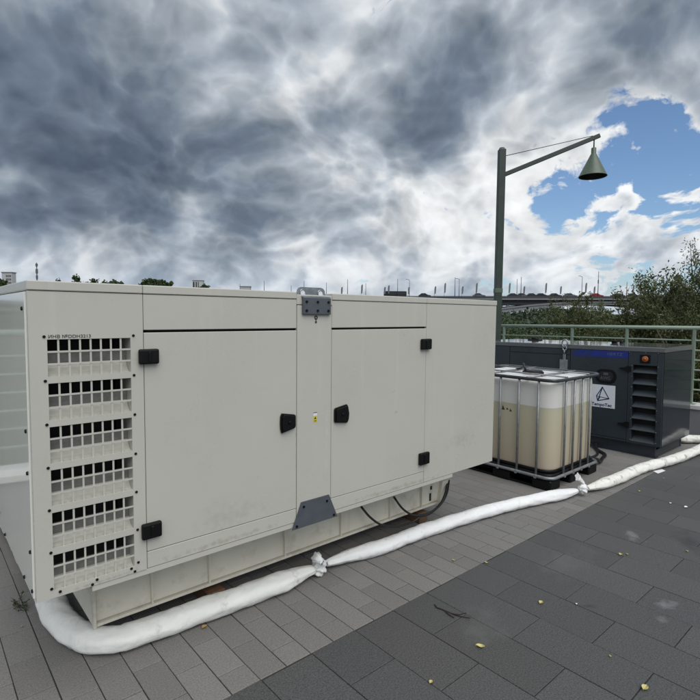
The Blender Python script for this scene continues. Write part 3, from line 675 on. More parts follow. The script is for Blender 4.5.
cr.build('cross_bars', M['zinc'], ib)
bt = MB(); bt.tube([(x, y, .128) for x, y in rrect(-.004, -.004, LX+.004, LY+.004, .09)], .017, 8, closed=True)
for y in vt: bt.box((-.022, y-.014, .105), (.002, y+.014, .145), .003)
for x in vx: bt.box((x-.014, -.022, .105), (x+.014, .002, .145), .003)
bt.build('bottom_rim', M['zinc'], ib)
pal = MB(); rbody(pal, .02, .02, LX-.02, LY-.02, .09, [(.105, 0), (.156, .0), (.16, .01)])
for y in (.0, .47, LY-.22):
    for x in (.0, .42, LX-.21): pal.box((x+.005, y+.005, .0), (x+.205, y+.215, .104), .012)
for x in (.005, .455, LX-.145): pal.box((x+.012, .02, .002), (x+.132, LY-.02, .024), .004)
pal.build('pallet', M['black'], ib)
trim = MB(); rbody(trim, .030, .030, LX-.030, LY-.030, .13, [(.1605, .0), (.196, .001), (.1965, .02)]); trim.build('base_tray', M['black'], ib)
for (y, z, w, h) in ((.585, .772, .036, .05), (.535, .765, .028, .022), (.495, .755, .030, .03)): MB().poly([(.0352, y-w/2, z-h/2), (.0352, y+w/2, z-h/2), (.0352, y+w*.2, z+h/2)], (-.004, 0, 0)).build('printed_mark', M['pen'], ib)
sm = MB().poly([(.0352, .455, .690), (.0352, .500, .690), (.0352, .495, .725), (.0352, .460, .735)], (-.003, 0, 0)); sm.build('small_sticker', M['white'], ib)

# ------------------------------------------------------------------ the dark generator
dg = empty('generator', (6.94, 2.19, 0), 'dark navy generator with blue stripe, louvre column and white sign, behind the cube tank', 'generator', rot=(-.012, 0, 0))
DL, DW = 2.66, 1.06
B_ = lambda mb, n, mm: mb.build(n, M[mm], dg)
B_(MB().box((.02, .026, .16), (DW-.01, DL-.01, 1.325)), 'inner_core', 'void') if False else None
bd = MB(); bd.box((.12, .02, .158), (DW, DL, 1.328)); bd.box((.012, .408, .158), (.119, DL, 1.328)); B_(bd, 'body', 'navy')
B_(MB().poly([(-.010, -.012, 1.330), (DW+.01, -.012, 1.330), (DW+.01, -.012, 1.395), (.0, -.012, 1.386), (-.010, -.012, 1.380)], (0, DL+.022, 0)), 'roof', 'roof_sheen')  # rear edge set higher so the roof mirrors brighter sky
B_(MB().box((.014, -.006, .160), (DW-.002, .0195, 1.327), .003), 'end_panel', 'navy_end')
fr = MB(); fr.box((-.004, .0, .158), (.012, .068, 1.327), .003); fr.box((-.004, .346, .158), (.012, .404, 1.327), .003); fr.box((-.003, .0685, 1.160), (.012, .3455, 1.327)); fr.box((-.003, .0685, .158), (.012, .3455, .186)); fr.box((.013, .028, .158), (.119, .066, 1.327)); fr.box((.013, .348, .158), (.119, .404, 1.327))
B_(fr, 'louvre_frame', 'navy')
B_(MB().box((.10, .0665, .16), (.118, .3475, 1.32)), 'dark_backing', 'void')
for k in range(7):
    z = .192+k*.1462
    B_(MB().poly([(-.008, 0, z), (-.008, 0, z-.008), (.004, 0, z-.010), (.095, 0, z+.050), (.095, 0, z+.058), (.002, 0, z+.004)], (0, .276, 0)), 'louvre_slat', 'slat').location = (0, .069, 0)
for k in range(8):
    for y in (.058, .357): B_(MB().disc((-.0042, y, .20+k*.135), (-1, 0, 0), .0055, .004, 6), 'screw', 'zinc')
for y in (.06, .2, .395): B_(MB().disc((-.0042, y, 1.318), (-1, 0, 0), .006, .004, 6), 'screw', 'zinc')
def dpanel(n, ya, yb, za, zb): return B_(MB().box((-.004, ya+.003, za+.003), (.0115, yb-.003, zb-.003), .002), n, 'navy')
dpanel('door', .405, 1.165, .186, 1.327); dpanel('header_panel', 1.168, 2.11, 1.240, 1.327); dpanel('door', 1.168, 2.11, .186, 1.237); dpanel('side_panel', 2.113, DL, .186, 1.327); dpanel('sill_panel', .405, DL, .158, .184)
st = MB(); X_ = -.0048
def slab_(pts): st.poly([(X_, y, z) for y, z in pts], (.0007, 0, 0))
slab_([(.407, 1.233), (.407, 1.326), (.86, 1.324), (.92, 1.232)]); slab_([(.945, 1.232), (.885, 1.324), (.95, 1.324), (1.01, 1.232)]); slab_([(1.025, 1.232), (.965, 1.324), (1.03, 1.324), (1.09, 1.232)]); slab_([(1.105, 1.232), (1.045, 1.324), (1.085, 1.324), (1.145, 1.232)])
B_(st, 'blue_stripe', 'blue')
tm = lambda y, z, x=-.0052: Matrix(((0, 0, -1, x), (-1, 0, 0, y), (0, 1, 0, z), (0, 0, 0, 1)))
text('maker_lettering', 'HERTZ', .052, M['ghost'], dg, tm(.665, 1.262), .19)
bx_ = MB().box((-.012, .146, 1.186), (-.0035, .266, 1.292), .003); bb_ = B_(bx_, 'button_plate', 'black')
bo = MB().lathe([(.036, 0), (.036, .010), (.030, .014), (0, .015)], 20); bo.lathe([(.016, .015), (.016, .024), (0, .025)], 14)
bob = bo.build('stop_button', M['orange'], bb_); bob.matrix_local = Matrix.Translation((-.0125, .203, 1.240)) @ Matrix.Rotation(R(-90), 4, 'Y')
for z in (1.102, .386):
    hh = MB().poly([(-.004, .372, z+.036), (-.004, .412, z+.036), (-.004, .44, z+.018), (-.004, .505, z+.008), (-.004, .505, z-.004), (-.004, .45, z-.018), (-.004, .412, z-.036), (-.004, .372, z-.036)], (-.020, 0, 0)); B_(hh, 'hinge', 'black')
ov = MB(); pts = []
for k in range(28):
    a = 6.28318*k/28; pts.append((-.0042, .676+(.050 if math.cos(a) > 0 else -.050)+.082*math.cos(a), .984+.092*math.sin(a)))
ov.poly(pts, (-.010, 0, 0)); ov_ = B_(ov, 'oval_window', 'black')
ov2 = MB().poly([(-.0145, .676+(y-.676)*.74, .984+(z-.984)*.70) for _, y, z in pts], (-.001, 0, 0)); B_(ov2, 'window_glass', 'void')
B_(MB().box((-.0165, .645, 1.0), (-.0156, .705, 1.032)), 'window_screen', 'plate')
text('window_lettering', 'AWG', .06, M['plate'], dg, tm(.745, .940, -.0162), .13, bold=.001)
sg = MB().box((-.0062, .552, .566), (-.0043, .868, .866)); sgo = B_(sg, 'sign', 'white')
ln = MB()
def stroke(a, b, w):
    (ya, za), (yb, zb) = a, b; d = Vector((0, yb-ya, zb-za)).normalized(); n_ = Vector((0, -d.z, d.y))*w/2; x = Vector((-.0075, 0, 0))
    A_ = x+Vector((0, ya, za))-d*w*.3; C_ = x+Vector((0, yb, zb))+d*w*.3; ln.poly([A_-n_, A_+n_, C_+n_, C_-n_], (.001, 0, 0))
ap, br, bl2, lf, cn = (.716, .836), (.628, .690), (.772, .650), (.790, .712), (.742, .704)
for a, b, w in ((ap, br, .011), (br, bl2, .012), (bl2, lf, .012), (lf, ap, .011), (ap, bl2, .012), (cn, br, .008), (cn, bl2, .008), (lf, cn, .006)): stroke(a, b, w)
ln.build('pyramid_emblem', M['ink'], sgo)
text('sign_lettering', 'TempoTec', .058, M['ink'], sgo, tm(.853, .584, -.0073), .262, bold=.0011)
lug = MB()
for z, r_ in ((1.40, .052), (1.335, .036)): lug.tube([(-.03, 1.235+r_*.75*math.cos(k*.5236), z+r_*math.sin(k*.5236)) for k in range(12)], .011, 8, closed=True)
lug.tube([(-.03, 1.235, 1.31), (-.028, 1.24, 1.25)], .012, 8); lug.box((-.022, 1.222, 1.165), (-.012, 1.262, 1.25), .003); B_(lug, 'lifting_shackle', 'galv')
B_(MB().box((-.024, 1.196, 1.03), (-.006, 1.308, 1.170), .003), 'lifting_bracket', 'galv')
rc = MB(); rc.lathe([(.035, 1.386), (.035, 1.41), (.05, 1.412), (.05, 1.43), (0, 1.432)], 16, (.78, .90, 0)); rc.lathe([(.028, 1.386), (.028, 1.42), (.012, 1.44), (0, 1.44)], 14, (.86, .83, 0)); B_(rc, 'filler_cap', 'black')
rc2 = MB(); rc2.box((.75, 2.05, 1.386), (.86, 2.26, 1.41), .01); rc2.tube([(.8, 2.1, 1.41), (.8, 2.2, 1.425)], .02, 8); B_(rc2, 'roof_fitting', 'black')
sk2 = MB(); sk2.box((.045, .075, .0), (.075, DL-.05, .157)); sk2.box((.99, .075, .0), (1.02, DL-.05, .157)); sk2.box((.076, .08, .0), (.989, .10, .10)); sk2.box((.03, .06, .0), (.12, DL-.05, .016)); sk2.box((.03, .06, .140), (.12, DL-.05, .157)); B_(sk2, 'skid', 'navy')
c1 = [(6.98, 3.1, .05), (6.85, 2.95, .02), (6.6, 2.80, .014), (6.35, 2.78, .014), (6.2, 2.9, .014), (6.25, 3.1, .014), (6.5, 3.3, .014), (7.0, 3.4, .03)]
tag(MB().tube(smooth(c1), .014, 8).build('power_cable', M['rubber']), 'black cable looped on the paving between the cube tank and the dark generator', 'cable', 'black cables at the dark generator')
c2 = [(5.87, 2.62, .10), (5.95, 2.60, .105), (6.05, 2.58, .09), (6.2, 2.60, .03), (6.4, 2.66, .017), (6.62, 2.72, .017), (6.8, 2.9, .02), (7.0, 3.0, .06)]
tag(MB().tube(smooth(c2), .020, 10).build('hose', M['rubber']), 'thick black hose running from the tank pallet to the dark generator', 'hose')

# ------------------------------------------------------------------ street lamp
LPX = Vector((8.075, 5.30, 0)); RH = Vector((.752, -.659, 0))
sl = empty('street_lamp', LPX, 'dark green lamp post with a slanting arm and a hanging cone shade', 'street lamp')
pm = MB(); pm.box((-.062, -.062, 0), (.062, .062, 4.70), .012, seg=2)
Rz = Matrix.Rotation(math.atan2(RH.y, RH.x), 4, 'Z')
for v in pm.bm.verts: v.co = Rz @ v.co
pm.lathe([(.055, 4.70), (.045, 4.725), (0, 4.735)], 12); pm.build('pole', M['lamp'], sl)
cl = MB(); cl.box((-.067, -.067, 2.17), (.067, .067, 2.25), .004); cl.box((-.11, -.11, 0), (.11, .11, .02)); 
for v in cl.bm.verts: v.co = Rz @ v.co
cl.build('collar', M['lampshade'], sl)
a0 = RH*.05+Vector((0, 0, 4.26)); a1 = RH*1.72+Vector((0, 0, 4.955)); 
am = MB(); L_ = (a1-a0).length; am.box((0, -.028, -.036), (L_, .028, .036), .006)
dirx = (a1-a0).normalized(); sdv = Vector((-RH.y, RH.x, 0)); upv = dirx.cross(sdv)
mm_ = Matrix((dirx, sdv, upv)).transposed().to_4x4(); mm_.translation = a0
for v in am.bm.verts: v.co = mm_ @ v.co
am.build('arm', M['lamp'], sl)
MB().tube([RH*.07+Vector((0, 0, 4.59)), RH*1.60+Vector((0, 0, 4.95))], .006, 6).build('tie_rod', M['mast'], sl)
sc_ = RH*1.625
MB().tube([sc_+Vector((0, 0, 4.90)), sc_+Vector((0, 0, 4.72))], .012, 8).build('stem', M['lamp'], sl)
sh = MB(); sh.lathe([(.0, 4.742), (.036, 4.742), (.042, 4.735), (.042, 4.64), (.052, 4.625), (.232, 4.255), (.238, 4.245), (.233, 4.240), (.222, 4.248)], 36, sc_); sho = sh.build('lamp_shade', M['lampshade'], sl)
ins = MB(); ins.lathe([(.2215, 4.2485), (.048, 4.60), (0, 4.61)], 36, sc_); ins.build('shade_lining', M['black'], sho)
bu = MB(); bu.lathe([(0, 4.44), (.03, 4.455), (.042, 4.49), (.03, 4.53), (.02, 4.60)], 16, sc_); bu.build('bulb', M['facade'], sho)

# ------------------------------------------------------------------ bridge
BD = 180.0
def hor(x): return 314.9+.0097*(x-354)
FH = Vector((math.cos(YAW), math.sin(YAW), 0)); RHH = Vector((math.sin(YAW), -math.cos(YAW), 0))
def uof(x): return (x-CX)/F*BD
def zof(x, y): return H+(hor(x)-y)*BD/F
def bp(u, v, z): return FH*(BD+v)+RHH*u+Vector((0, 0, z))
def zd(u): return 8.75+.009*(u-51)
br_ = empty('bridge', bp(50, 0, -4), 'long road bridge with a shallow concrete arch, carrying cars and lamp masts across the background', 'bridge')
def Bp(mb, n, mm):
    o = mb.build(n, M[mm], br_); o.matrix_parent_inverse = Matrix.Translation(-br_.location); return o
def strip(mb, u0, u1, v0, v1, za, zb):
    a = [bp(u0, v0, zd(u0)+za), bp(u0, v0, zd(u0)+zb), bp(u0, v1, zd(u0)+zb), bp(u0, v1, zd(u0)+za)]
    mb.poly(a, bp(u1, 0, zd(u1))-bp(u0, 0, zd(u0)))
U0, U1 = -230, 230
dm = MB(); strip(dm, U0, U1, 0, 20, -1.15, -.35); Bp(dm, 'deck', 'bridgedark')
gm = MB(); strip(gm, U0, U1, 1.2, 2.2, -2.9, -1.16); strip(gm, U0, U1, 16, 17, -2.9, -1.16); Bp(gm, 'girders', 'bridgedark')
pm2 = MB(); strip(pm2, U0, U1, -.25, -.05, -1.25, -.75); Bp(pm2, 'fascia', 'concrete')
for v in (.05, 19.7):
    rm = MB(); strip(rm, U0, U1, v, v+.1, .0, .12)
    strip(rm, U0, U1, v+.02, v+.08, -.349, -.05)
    Bp(rm, 'parapet', 'bridgedark')
def archz(u, top): return (7.35-.00200*(u-88)**2) if top else (6.15-.00285*(u-88)**2)
for v0, v1, mn in ((.3, 3.2, 'concrete'), (13, 16, 'concrete')):
    ar = MB(); us = [88-60+k*3 for k in range(41)]; bm = ar.bm
    rows = [[bm.verts.new(bp(u, v, archz(u, tp))) for u in us] for v, tp in ((v0, True), (v1, True), (v1, False), (v0, False))]
    for a, b in zip(rows, rows[1:]+rows[:1]):
        for k in range(len(us)-1): bm.faces.new((a[k], a[k+1], b[k+1], b[k]))
    Bp(ar, 'arch', mn)
ed = MB(); bm = ed.bm
for dz0, dz1 in ((-.75, -.55),):
    rows = [[bm.verts.new(bp(u, .18, archz(u, True)+d)) for u in us] for d in (dz0, dz1)]
    for k in range(len(us)-1): bm.faces.new((rows[0][k], rows[0][k+1], rows[1][k+1], rows[1][k]))
Bp(ed, 'arch_groove', 'bridgedark')
co = MB()
for u in (28, 40, 52, 64, 112, 124, 136):
    for v in (1.7, 14.5): co.box((-.5, -.5, 0), (.5, .5, 1)); 
co.bm.clear()
for u in (34, 44, 54, 65, 110, 121, 132):
    for v in (1.4, 14.2):
        z0, z1 = archz(u, True), zd(u)-2.8
        if z1 > z0+.2: co.poly([bp(u-.4, v, z0), bp(u+.4, v, z0), bp(u+.4, v+.8, z0), bp(u-.4, v+.8, z0)], (0, 0, z1-z0))
Bp(co, 'columns', 'concrete')
for u in (-150, -90, -31, 26, 150, 205):
    Bp(MB().poly([bp(u-2, 1, -6), bp(u+2, 1, -6), bp(u+2, 17, -6), bp(u-2, 17, -6)], (0, 0, zd(u)+6-2.6)), 'pier', 'concrete')
ORD = ['first', 'second', 'third', 'fourth', 'fifth', 'sixth', 'seventh', 'eighth', 'ninth', 'tenth', 'eleventh', 'twelfth', 'thirteenth', 'fourteenth', 'fifteenth', 'sixteenth', 'seventeenth', 'eighteenth', 'nineteenth', 'twentieth']
masts = [(228, 281), (263.6, 281), (284.3, 282.5), (303.5, 281), (323, 279.5), (347, 279.5), (366.3, 280), (397, 279), (414.3, 276.6), (454.3, 277.5), (469, 275.7), (520.3, 277), (532.5, 275.5), (597.3, 271.5), (603.9, 273), (626, 282)]
for i, (x, y) in enumerate(masts):
    u = uof(x); z0 = zd(u)-.35; z1 = zof(x, y); b = MB(); b.tube([(0, 0, z0), (0, 0, z1)], [.14, .09], 6)
    if x in (414.3, 603.9, 469): b.tube([(0, 0, z1-.1), tuple(-RHH*.8+Vector((0, 0, z1+.25))), tuple(-RHH*1.5+Vector((0, 0, z1+.2)))], .09, 5)
    if x == 597.3: b.box((-.25, -.1, z1-4.2), (.25, .1, z1-3.0))
    o = b.build('lamp_mast', M['mast']); o.location = bp(u, .9 if i % 2 else 19, 0)
    tag(o, 'thin grey lamp mast on the bridge, %s mast counting from the left' % ORD[i], 'lamp mast', 'lamp masts along the bridge')
flags = [(340.6, 287), (360.6, 284.5), (383.4, 287), (387.3, 285.3), (407.4, 287), (433.7, 286.3), (443.4, 283), (460.9, 286.3), (474.9, 283), (507.7, 283), (522.3, 286.3), (544, 283), (558.8, 286.3), (583.8, 282.8), (592.3, 286.5), (631, 285)]
for i, (x, y) in enumerate(flags):
    u = uof(x); z0 = zd(u)-.3; z1 = zof(x, y)
    e = tag(bpy.data.objects.new('feather_flag', None), 'narrow upright flag on the bridge, %s flag counting from the left' % ORD[i], 'flag', 'feather flags along the bridge'); COL.objects.link(e); e.location = bp(u, .3, z0)
    h_ = z1-z0
    MB().tube([(0, 0, 0), (0, 0, h_*.75), tuple(RHH*.12+Vector((0, 0, h_*.93))), tuple(RHH*.45+Vector((0, 0, h_)))], .05, 5).build('flag_pole', M['mast'], e)
    f = [(0.06, h_*.28), (.06, h_*.78), (.18, h_*.94), (.46, h_), (.58, h_*.95), (.55, h_*.6), (.42, h_*.30)]
    MB().poly([tuple(RHH*a+Vector((0, 0, c))) for a, c in f], FH*.03).build('cloth', M['flag'], e)
# cars on the bridge
def car(x, mm, label, bus=False, v=3.0):
    u = uof(x); e = tag(bpy.data.objects.new('bus' if bus else 'car', None), label, 'bus' if bus else 'car', None if bus else 'cars crossing the bridge'); COL.objects.link(e); e.location = bp(u, v, zd(u)-.35); e.rotation_euler.z = math.atan2(RHH.y, RHH.x)
    if bus:
        MB().box((-4, -1.2, .35), (4, 1.2, 2.2), .2).build('body', M[mm], e); MB().box((-3.8, -1.23, 1.1), (3.8, 1.23, 1.75)).build('windows', M['glassdark'], e); W_ = ((-2.6, .45), (2.6, .45))
    else:
        k = 1.0
        MB().poly([(-2.15, -.85, .3), (-2.15, -.85, .85), (-1.5, -.85, .95), (1.0, -.85, .95), (2.05, -.85, .75), (2.15, -.85, .35)], (0, 1.7, 0)).build('body', M[mm], e)
        MB().poly([(-1.75, -.72, .955), (-1.2, -.72, 1.47), (.1, -.72, 1.50), (.95, -.72, .955)], (0, 1.44, 0)).build('cabin', M[mm if mm == 'redcar' else 'glassdark'], e); W_ = ((-1.35, .33), (1.35, .33))
    for xw, r_ in W_:
        for yw in (-.86, .66):
            w = MB().tube([(xw, yw, r_), (xw, yw+.2, r_)], r_, 12).build('wheel', M['rubber'], e)
for x, mm, lb_ in ((515, 'darkcar', 'dark car on the bridge just right of the lamp post'), (524, 'greycar', 'grey car on the bridge, second car right of the lamp post'), (534, 'darkcar', 'dark car on the bridge, third car right of the lamp post'), (543.5, 'darkcar', 'dark car on the bridge, fourth car right of the lamp post'), (557, 'darkcar', 'dark car on the bridge, fifth car right of the lamp post'), (572, 'greycar', 'grey car on the bridge, nearest on the left of the red car'), (599, 'redcar', 'small red car on the bridge'), (621, 'darkcar', 'dark car on the bridge just right of the red car'), (636, 'darkcar', 'dark car on the bridge beside the tall bush, rightmost of the row'), (425, 'darkcar', 'dark car on the bridge just right of the long dark bus'), (480, 'greycar', 'grey car on the bridge just left of the lamp post')):
    car(x, mm, lb_)
car(395, 'darkcar', 'long dark bus on the bridge above the cream generator', True)

# ------------------------------------------------------------------ trees
def leafquad(bm, c, d, s, r, asp=.42):
    d = d.normalized(); n_ = d.cross(Vector((r.uniform(-1, 1), r.uniform(-1, 1), r.uniform(-1, 1)))).normalized()*s*asp
    c = Vector(c); bm.faces.new([bm.verts.new(c-d*s*.5), bm.verts.new(c-n_*.5+d*s*.05), bm.verts.new(c+d*s*.5), bm.verts.new(c+n_*.5+d*s*.05)])
def tree(name, label, base, h, rx, mat_, seed, cat='tree', group=None, nl=9000, leaf=.09, upright=.6, crown0=.25, limbs=16, sub=6, wisps=0, asp=.42):
    r = random.Random(seed); base = Vector(base); e = empty(name, base, label, cat, group)
    tb = MB(); bm = bmesh.new()
    tb.tube([(0, 0, -.3), (r.uniform(-.05, .05)*h, r.uniform(-.05, .05)*h, h*.3), (r.uniform(-.06, .06)*h, r.uniform(-.06, .06)*h, h*.62)], [h*.022, h*.016, h*.007], 7)
    tips = []
    for k in range(limbs):
        a = 6.283*k/limbs*2.618+r.uniform(-.4, .4); z0 = h*r.uniform(.12, .55); q = r.uniform(.35, 1.0)
        zt_ = h*min(.98, crown0+(1-crown0)*r.uniform(.05, 1.0)); rad = rx*q*math.sqrt(max(.08, 1-((zt_/h-.5)/.58)**2))
        p0 = Vector((0, 0, z0)); p2_ = Vector((rad*math.cos(a), rad*math.sin(a), max(zt_, z0+.1*h))); pm_ = (p0+p2_)/2+Vector((0, 0, .05*h))+Vector((r.uniform(-.1, .1), r.uniform(-.1, .1), 0))*rx
        tb.tube([p0, pm_, p2_], [h*.008, h*.005, h*.002], 5)
        for j in range(sub):
            u = r.uniform(.35, 1.0); o = p0.lerp(p2_, u); dd = Vector((r.gauss(0, 1), r.gauss(0, 1), r.gauss(upright, .7))).normalized(); ln_ = rx*r.uniform(.25, .6)
            t1 = o+dd*ln_; tb.tube([o, (o+t1)/2+Vector((0, 0, -.03*ln_)), t1], [h*.0025, h*.0017, h*.0008], 4); tips.append((o, t1))
    for k in range(wisps):
        a = r.uniform(0, 6.283); q = rx*math.sqrt(r.uniform(0, .9)); zz = h*r.uniform(.55, .88); o = Vector((q*math.cos(a), q*math.sin(a), zz*math.sqrt(max(.25, 1-(q/rx)**2*.6))))
        dd = Vector((r.gauss(0, .45)+.25*math.cos(a), r.gauss(0, .45)+.25*math.sin(a), 1)).normalized(); t1 = o+dd*h*r.uniform(.12, .30)
        md = (o+t1)/2+Vector((r.gauss(0, .03), r.gauss(0, .03), 0))*h
        tb.tube([o, md, t1], [h*.0022, h*.0016, h*.0007], 4); tips.append((o, t1)); tips.append((md, t1))
    per = max(1, nl//len(tips))
    for o, t1 in tips:
        dens = r.uniform(.35, 1.5)
        spread = (t1-o).length*(.09 if wisps and (t1.z > h*.72) else .2)
        for k in range(int(per*dens)):
            u = r.uniform(.05, 1.05); c = o.lerp(t1, u)+Vector((r.gauss(0, spread), r.gauss(0, spread), r.gauss(0, spread*.8)))
            d = (t1-o).normalized()*.7+Vector((r.gauss(0, .7), r.gauss(0, .7), r.gauss(-.1, .7)))
            leafquad(bm, c, d, leaf*r.uniform(.6, 1.35), r, asp)
    tb.build('trunk', M['bark'], e)
    me = bpy.data.meshes.new('crown'); bm.to_mesh(me); bm.free(); me.materials.append(mat_); o = bpy.data.objects.new('crown', me); COL.objects.link(o); o.parent = e
    return e
def plant(name, label, x, ytop, d, rx, mat_, seed, zb=-3.5, **k):
    p_ = at(x, hor(x), d); zt_ = H+(hor(x)-ytop)*d/F; p_.z = zb
    return tree(name, label, p_, zt_-zb, rx, mat_, seed, **k)
plant('willow_bush', 'tall wispy bush with thin upright twigs at the right edge beyond the railing', 716, 262, 15, 2.2, M['lf_willow'], 11, nl=60000, leaf=.105, wisps=110, limbs=26, sub=8, upright=1.2, cat='bush', asp=.3)
plant('willow_bush', 'olive bush with a few tall twigs left of the tallest wispy bush', 668, 286, 17, 1.9, M['lf_olive'], 12, nl=52000, leaf=.11, wisps=60, limbs=24, sub=8, upright=1.0, cat='bush', asp=.34)
plant('bush', 'dense olive bush under the open gap below the bridge', 630, 315, 19, 1.6, M['lf_olive'], 13, nl=30000, leaf=.10, wisps=16, limbs=22, sub=7, cat='bush')
plant('bush', 'brownish bush with wispy tips in front of the bridge below the red car', 581, 291, 26, 1.35, M['lf_olive'], 14, nl=26000, leaf=.11, wisps=50, limbs=22, sub=7, cat='bush', asp=.34)
plant('bush', 'low green bush behind the railing, right of the cube tank hose', 560, 322, 20, 2.2, M['lf_green'], 15, nl=26000, leaf=.12, limbs=20, sub=7, cat='bush')
plant('bush', 'low green bush behind the railing beside the cream generator corner', 505, 324, 22, 2.3, M['lf_green'], 16, nl=24000, leaf=.12, limbs=20, sub=7, cat='bush')
plant('bush', 'dense dark olive bush under the wispy twigs, behind the railing near the right edge', 676, 290, 16, 2.0, M['lf_olive'], 19, nl=50000, leaf=.105, limbs=28, sub=8, cat='bush')
plant('bush', 'dark olive bush seen through the railing bars at the right edge', 706, 286, 13, 1.7, M['lf_olive'], 17, nl=42000, leaf=.08, limbs=24, sub=8, cat='bush')
plant('bush', 'mid green bush behind the railing, in front of the brownish bush', 610, 318, 16, 1.5, M['lf_olive'], 18, nl=26000, leaf=.09, limbs=20, sub=7, cat='bush')
for i, (x, y) in enumerate(((13.5, -1.5), (12.8, -5.0), (13.0, -9.0))):
    tree('bush', ['olive bush beyond the right railing, just outside the view', 'second olive bush along the right railing outside the view', 'third olive bush along the right railing outside the view'][i], (x, y, -3.5), 6.2, 2.3, M['lf_olive'], 40+i, cat='bush', nl=7000, leaf=.13, limbs=16)
def woodland(name, d0, d1, us, topf, n, seed, mat_, leaf, per):
    r = random.Random(seed); bm = bmesh.new()
    for k in range(n):
        u = r.uniform(*us); d = r.uniform(d0, d1); c0 = FH*d+RHH*u; x = CX+u/d*F
        zt_ = H+(hor(x)-topf(x)-r.uniform(-1.5, 4.5))*d/F; rr = r.uniform(2.2, 3.8); zz = -5
        while zz < zt_-rr*.3:
            cz = min(zz+rr*.8, zt_-rr*.75); cc = c0+Vector((r.uniform(-1, 1), r.uniform(-1, 1), cz))
            for j in range(per):
                v = Vector((r.gauss(0, 1), r.gauss(0, 1), r.gauss(0, 1))).normalized(); q = r.uniform(.55, 1.05)**.5
                if v.z < -.6: continue
                p_ = cc+Vector((v.x*rr, v.y*rr, v.z*rr*.75))*q*(1+.25*noise.noise(v*2.5+cc))
                leafquad(bm, p_, v+Vector((r.gauss(0, .8), r.gauss(0, .8), r.gauss(0, .8))), leaf*r.uniform(.6, 1.4), r, .8)
            zz += rr*1.1
    me = bpy.data.meshes.new(name); bm.to_mesh(me); bm.free(); me.materials.append(mat_); o = bpy.data.objects.new(name, me); COL.objects.link(o); return kind(o, 'stuff')
woodland('woodland', 225, 260, (30, 130), lambda x: 304 if x < 560 else 316, 40, 23, M['lf_dark'], 1.1, 70)
def topw(x): return 308+ (7 if 598 < x < 668 else 0) + 3*noise.noise((x*.05, 0, 0)) + (3 if x < 520 else 0)
woodland('woodland', 88, 128, (10, 110), topw, 130, 21, M['lf_dark'], .55, 120)
woodland('woodland', 230, 300, (-230, -20), lambda x: 300, 60, 22, M['lf_dark'], 1.3, 60)
woodland('woodland', 80, 125, (-150, 12), lambda x: 315, 120, 24, M['lf_dark'], .7, 70)
# far left: trees, building, mast on the hill
for i, (x, y, w) in enumerate(((-3, 275, 9), (6, 278, 6), (57.5, 279.6, 8), (79, 278.8, 11), (88, 279.0, 11), (106, 280.4, 10), (114, 280, 10), (146, 280.6, 11), (156, 280.6, 11), (166, 281.8, 9), (205, 286, 6))):
    d = 200; rx = w/F*d*.95
    plant('tree', 'small dark tree on the far hill, %s in the row above the cream generator' % ORD[i], x, y, d, rx, M['lf_green'], 60+i, zb=2, group='trees on the far hill', nl=7000, leaf=.8, limbs=16, sub=6, wisps=0, crown0=.35, asp=.8)
def block(name, label, x0, x1, ytop, d, cat, wins):
    a = at(x0, hor(x0), d); b = at(x1, hor(x1), d); zt_ = H+(hor(x0)-ytop)*d/F; w = (b-a).length
    e = empty(name, (a.x, a.y, 0), label, cat, rot=(0, 0, math.atan2(b.y-a.y, b.x-a.x)))
    MB().box((0, 0, -2), (w, 3, zt_)).build('walls', M['facade'], e); MB().box((-.2, -.2, zt_+.01), (w+.2, 3.2, zt_+.4)).build('roof', M['concrete'], e)
    for (p0, p1, q0, q1) in wins: MB().box((w*p0, -.06, zt_*q0), (w*p1, -.005, zt_*q1)).build('window', M['glassdark'], e)
block('apartment_block', 'pale building half hidden by trees at the far left edge', 3, 13, 273, 240, 'building', [(.42+.14*i, .50+.14*i, .74+.08*j, .79+.08*j) for i in range(4) for j in range(3)])
block('tower_block', 'small white tower block with dark window strips on the horizon', 193, 203, 281, 320, 'building', [(.02, .18, .3, .97), (.30, .42, .3, .97), (.52, .60, .3, .97)])
block('low_building', 'low pale building on the horizon left of the lifting bracket', 240, 250, 287, 260, 'building', [(.1, .3, .5, .8), (.5, .9, .5, .8)])
pm3 = at(38, hor(38), 220); zt_ = H+(hor(38)-263)*220/F
tmo = MB().tube([(0, 0, -2), (0, 0, zt_*.6), (0, 0, zt_)], [.32, .28, .18], 6); tmo.box((-.4, -.4, zt_*.80), (.4, .4, zt_*.88)); tmo.box((-.4, -.4, zt_*.93), (.4, .4, zt_*.98)); tmo.box((-.35, -.35, zt_*.70), (.35, .35, zt_*.76))
o = tmo.build('antenna_mast', M['mast']); o.location = (pm3.x, pm3.y, 0); tag(o, 'tall thin antenna mast standing above the cream generator corner', 'mast')

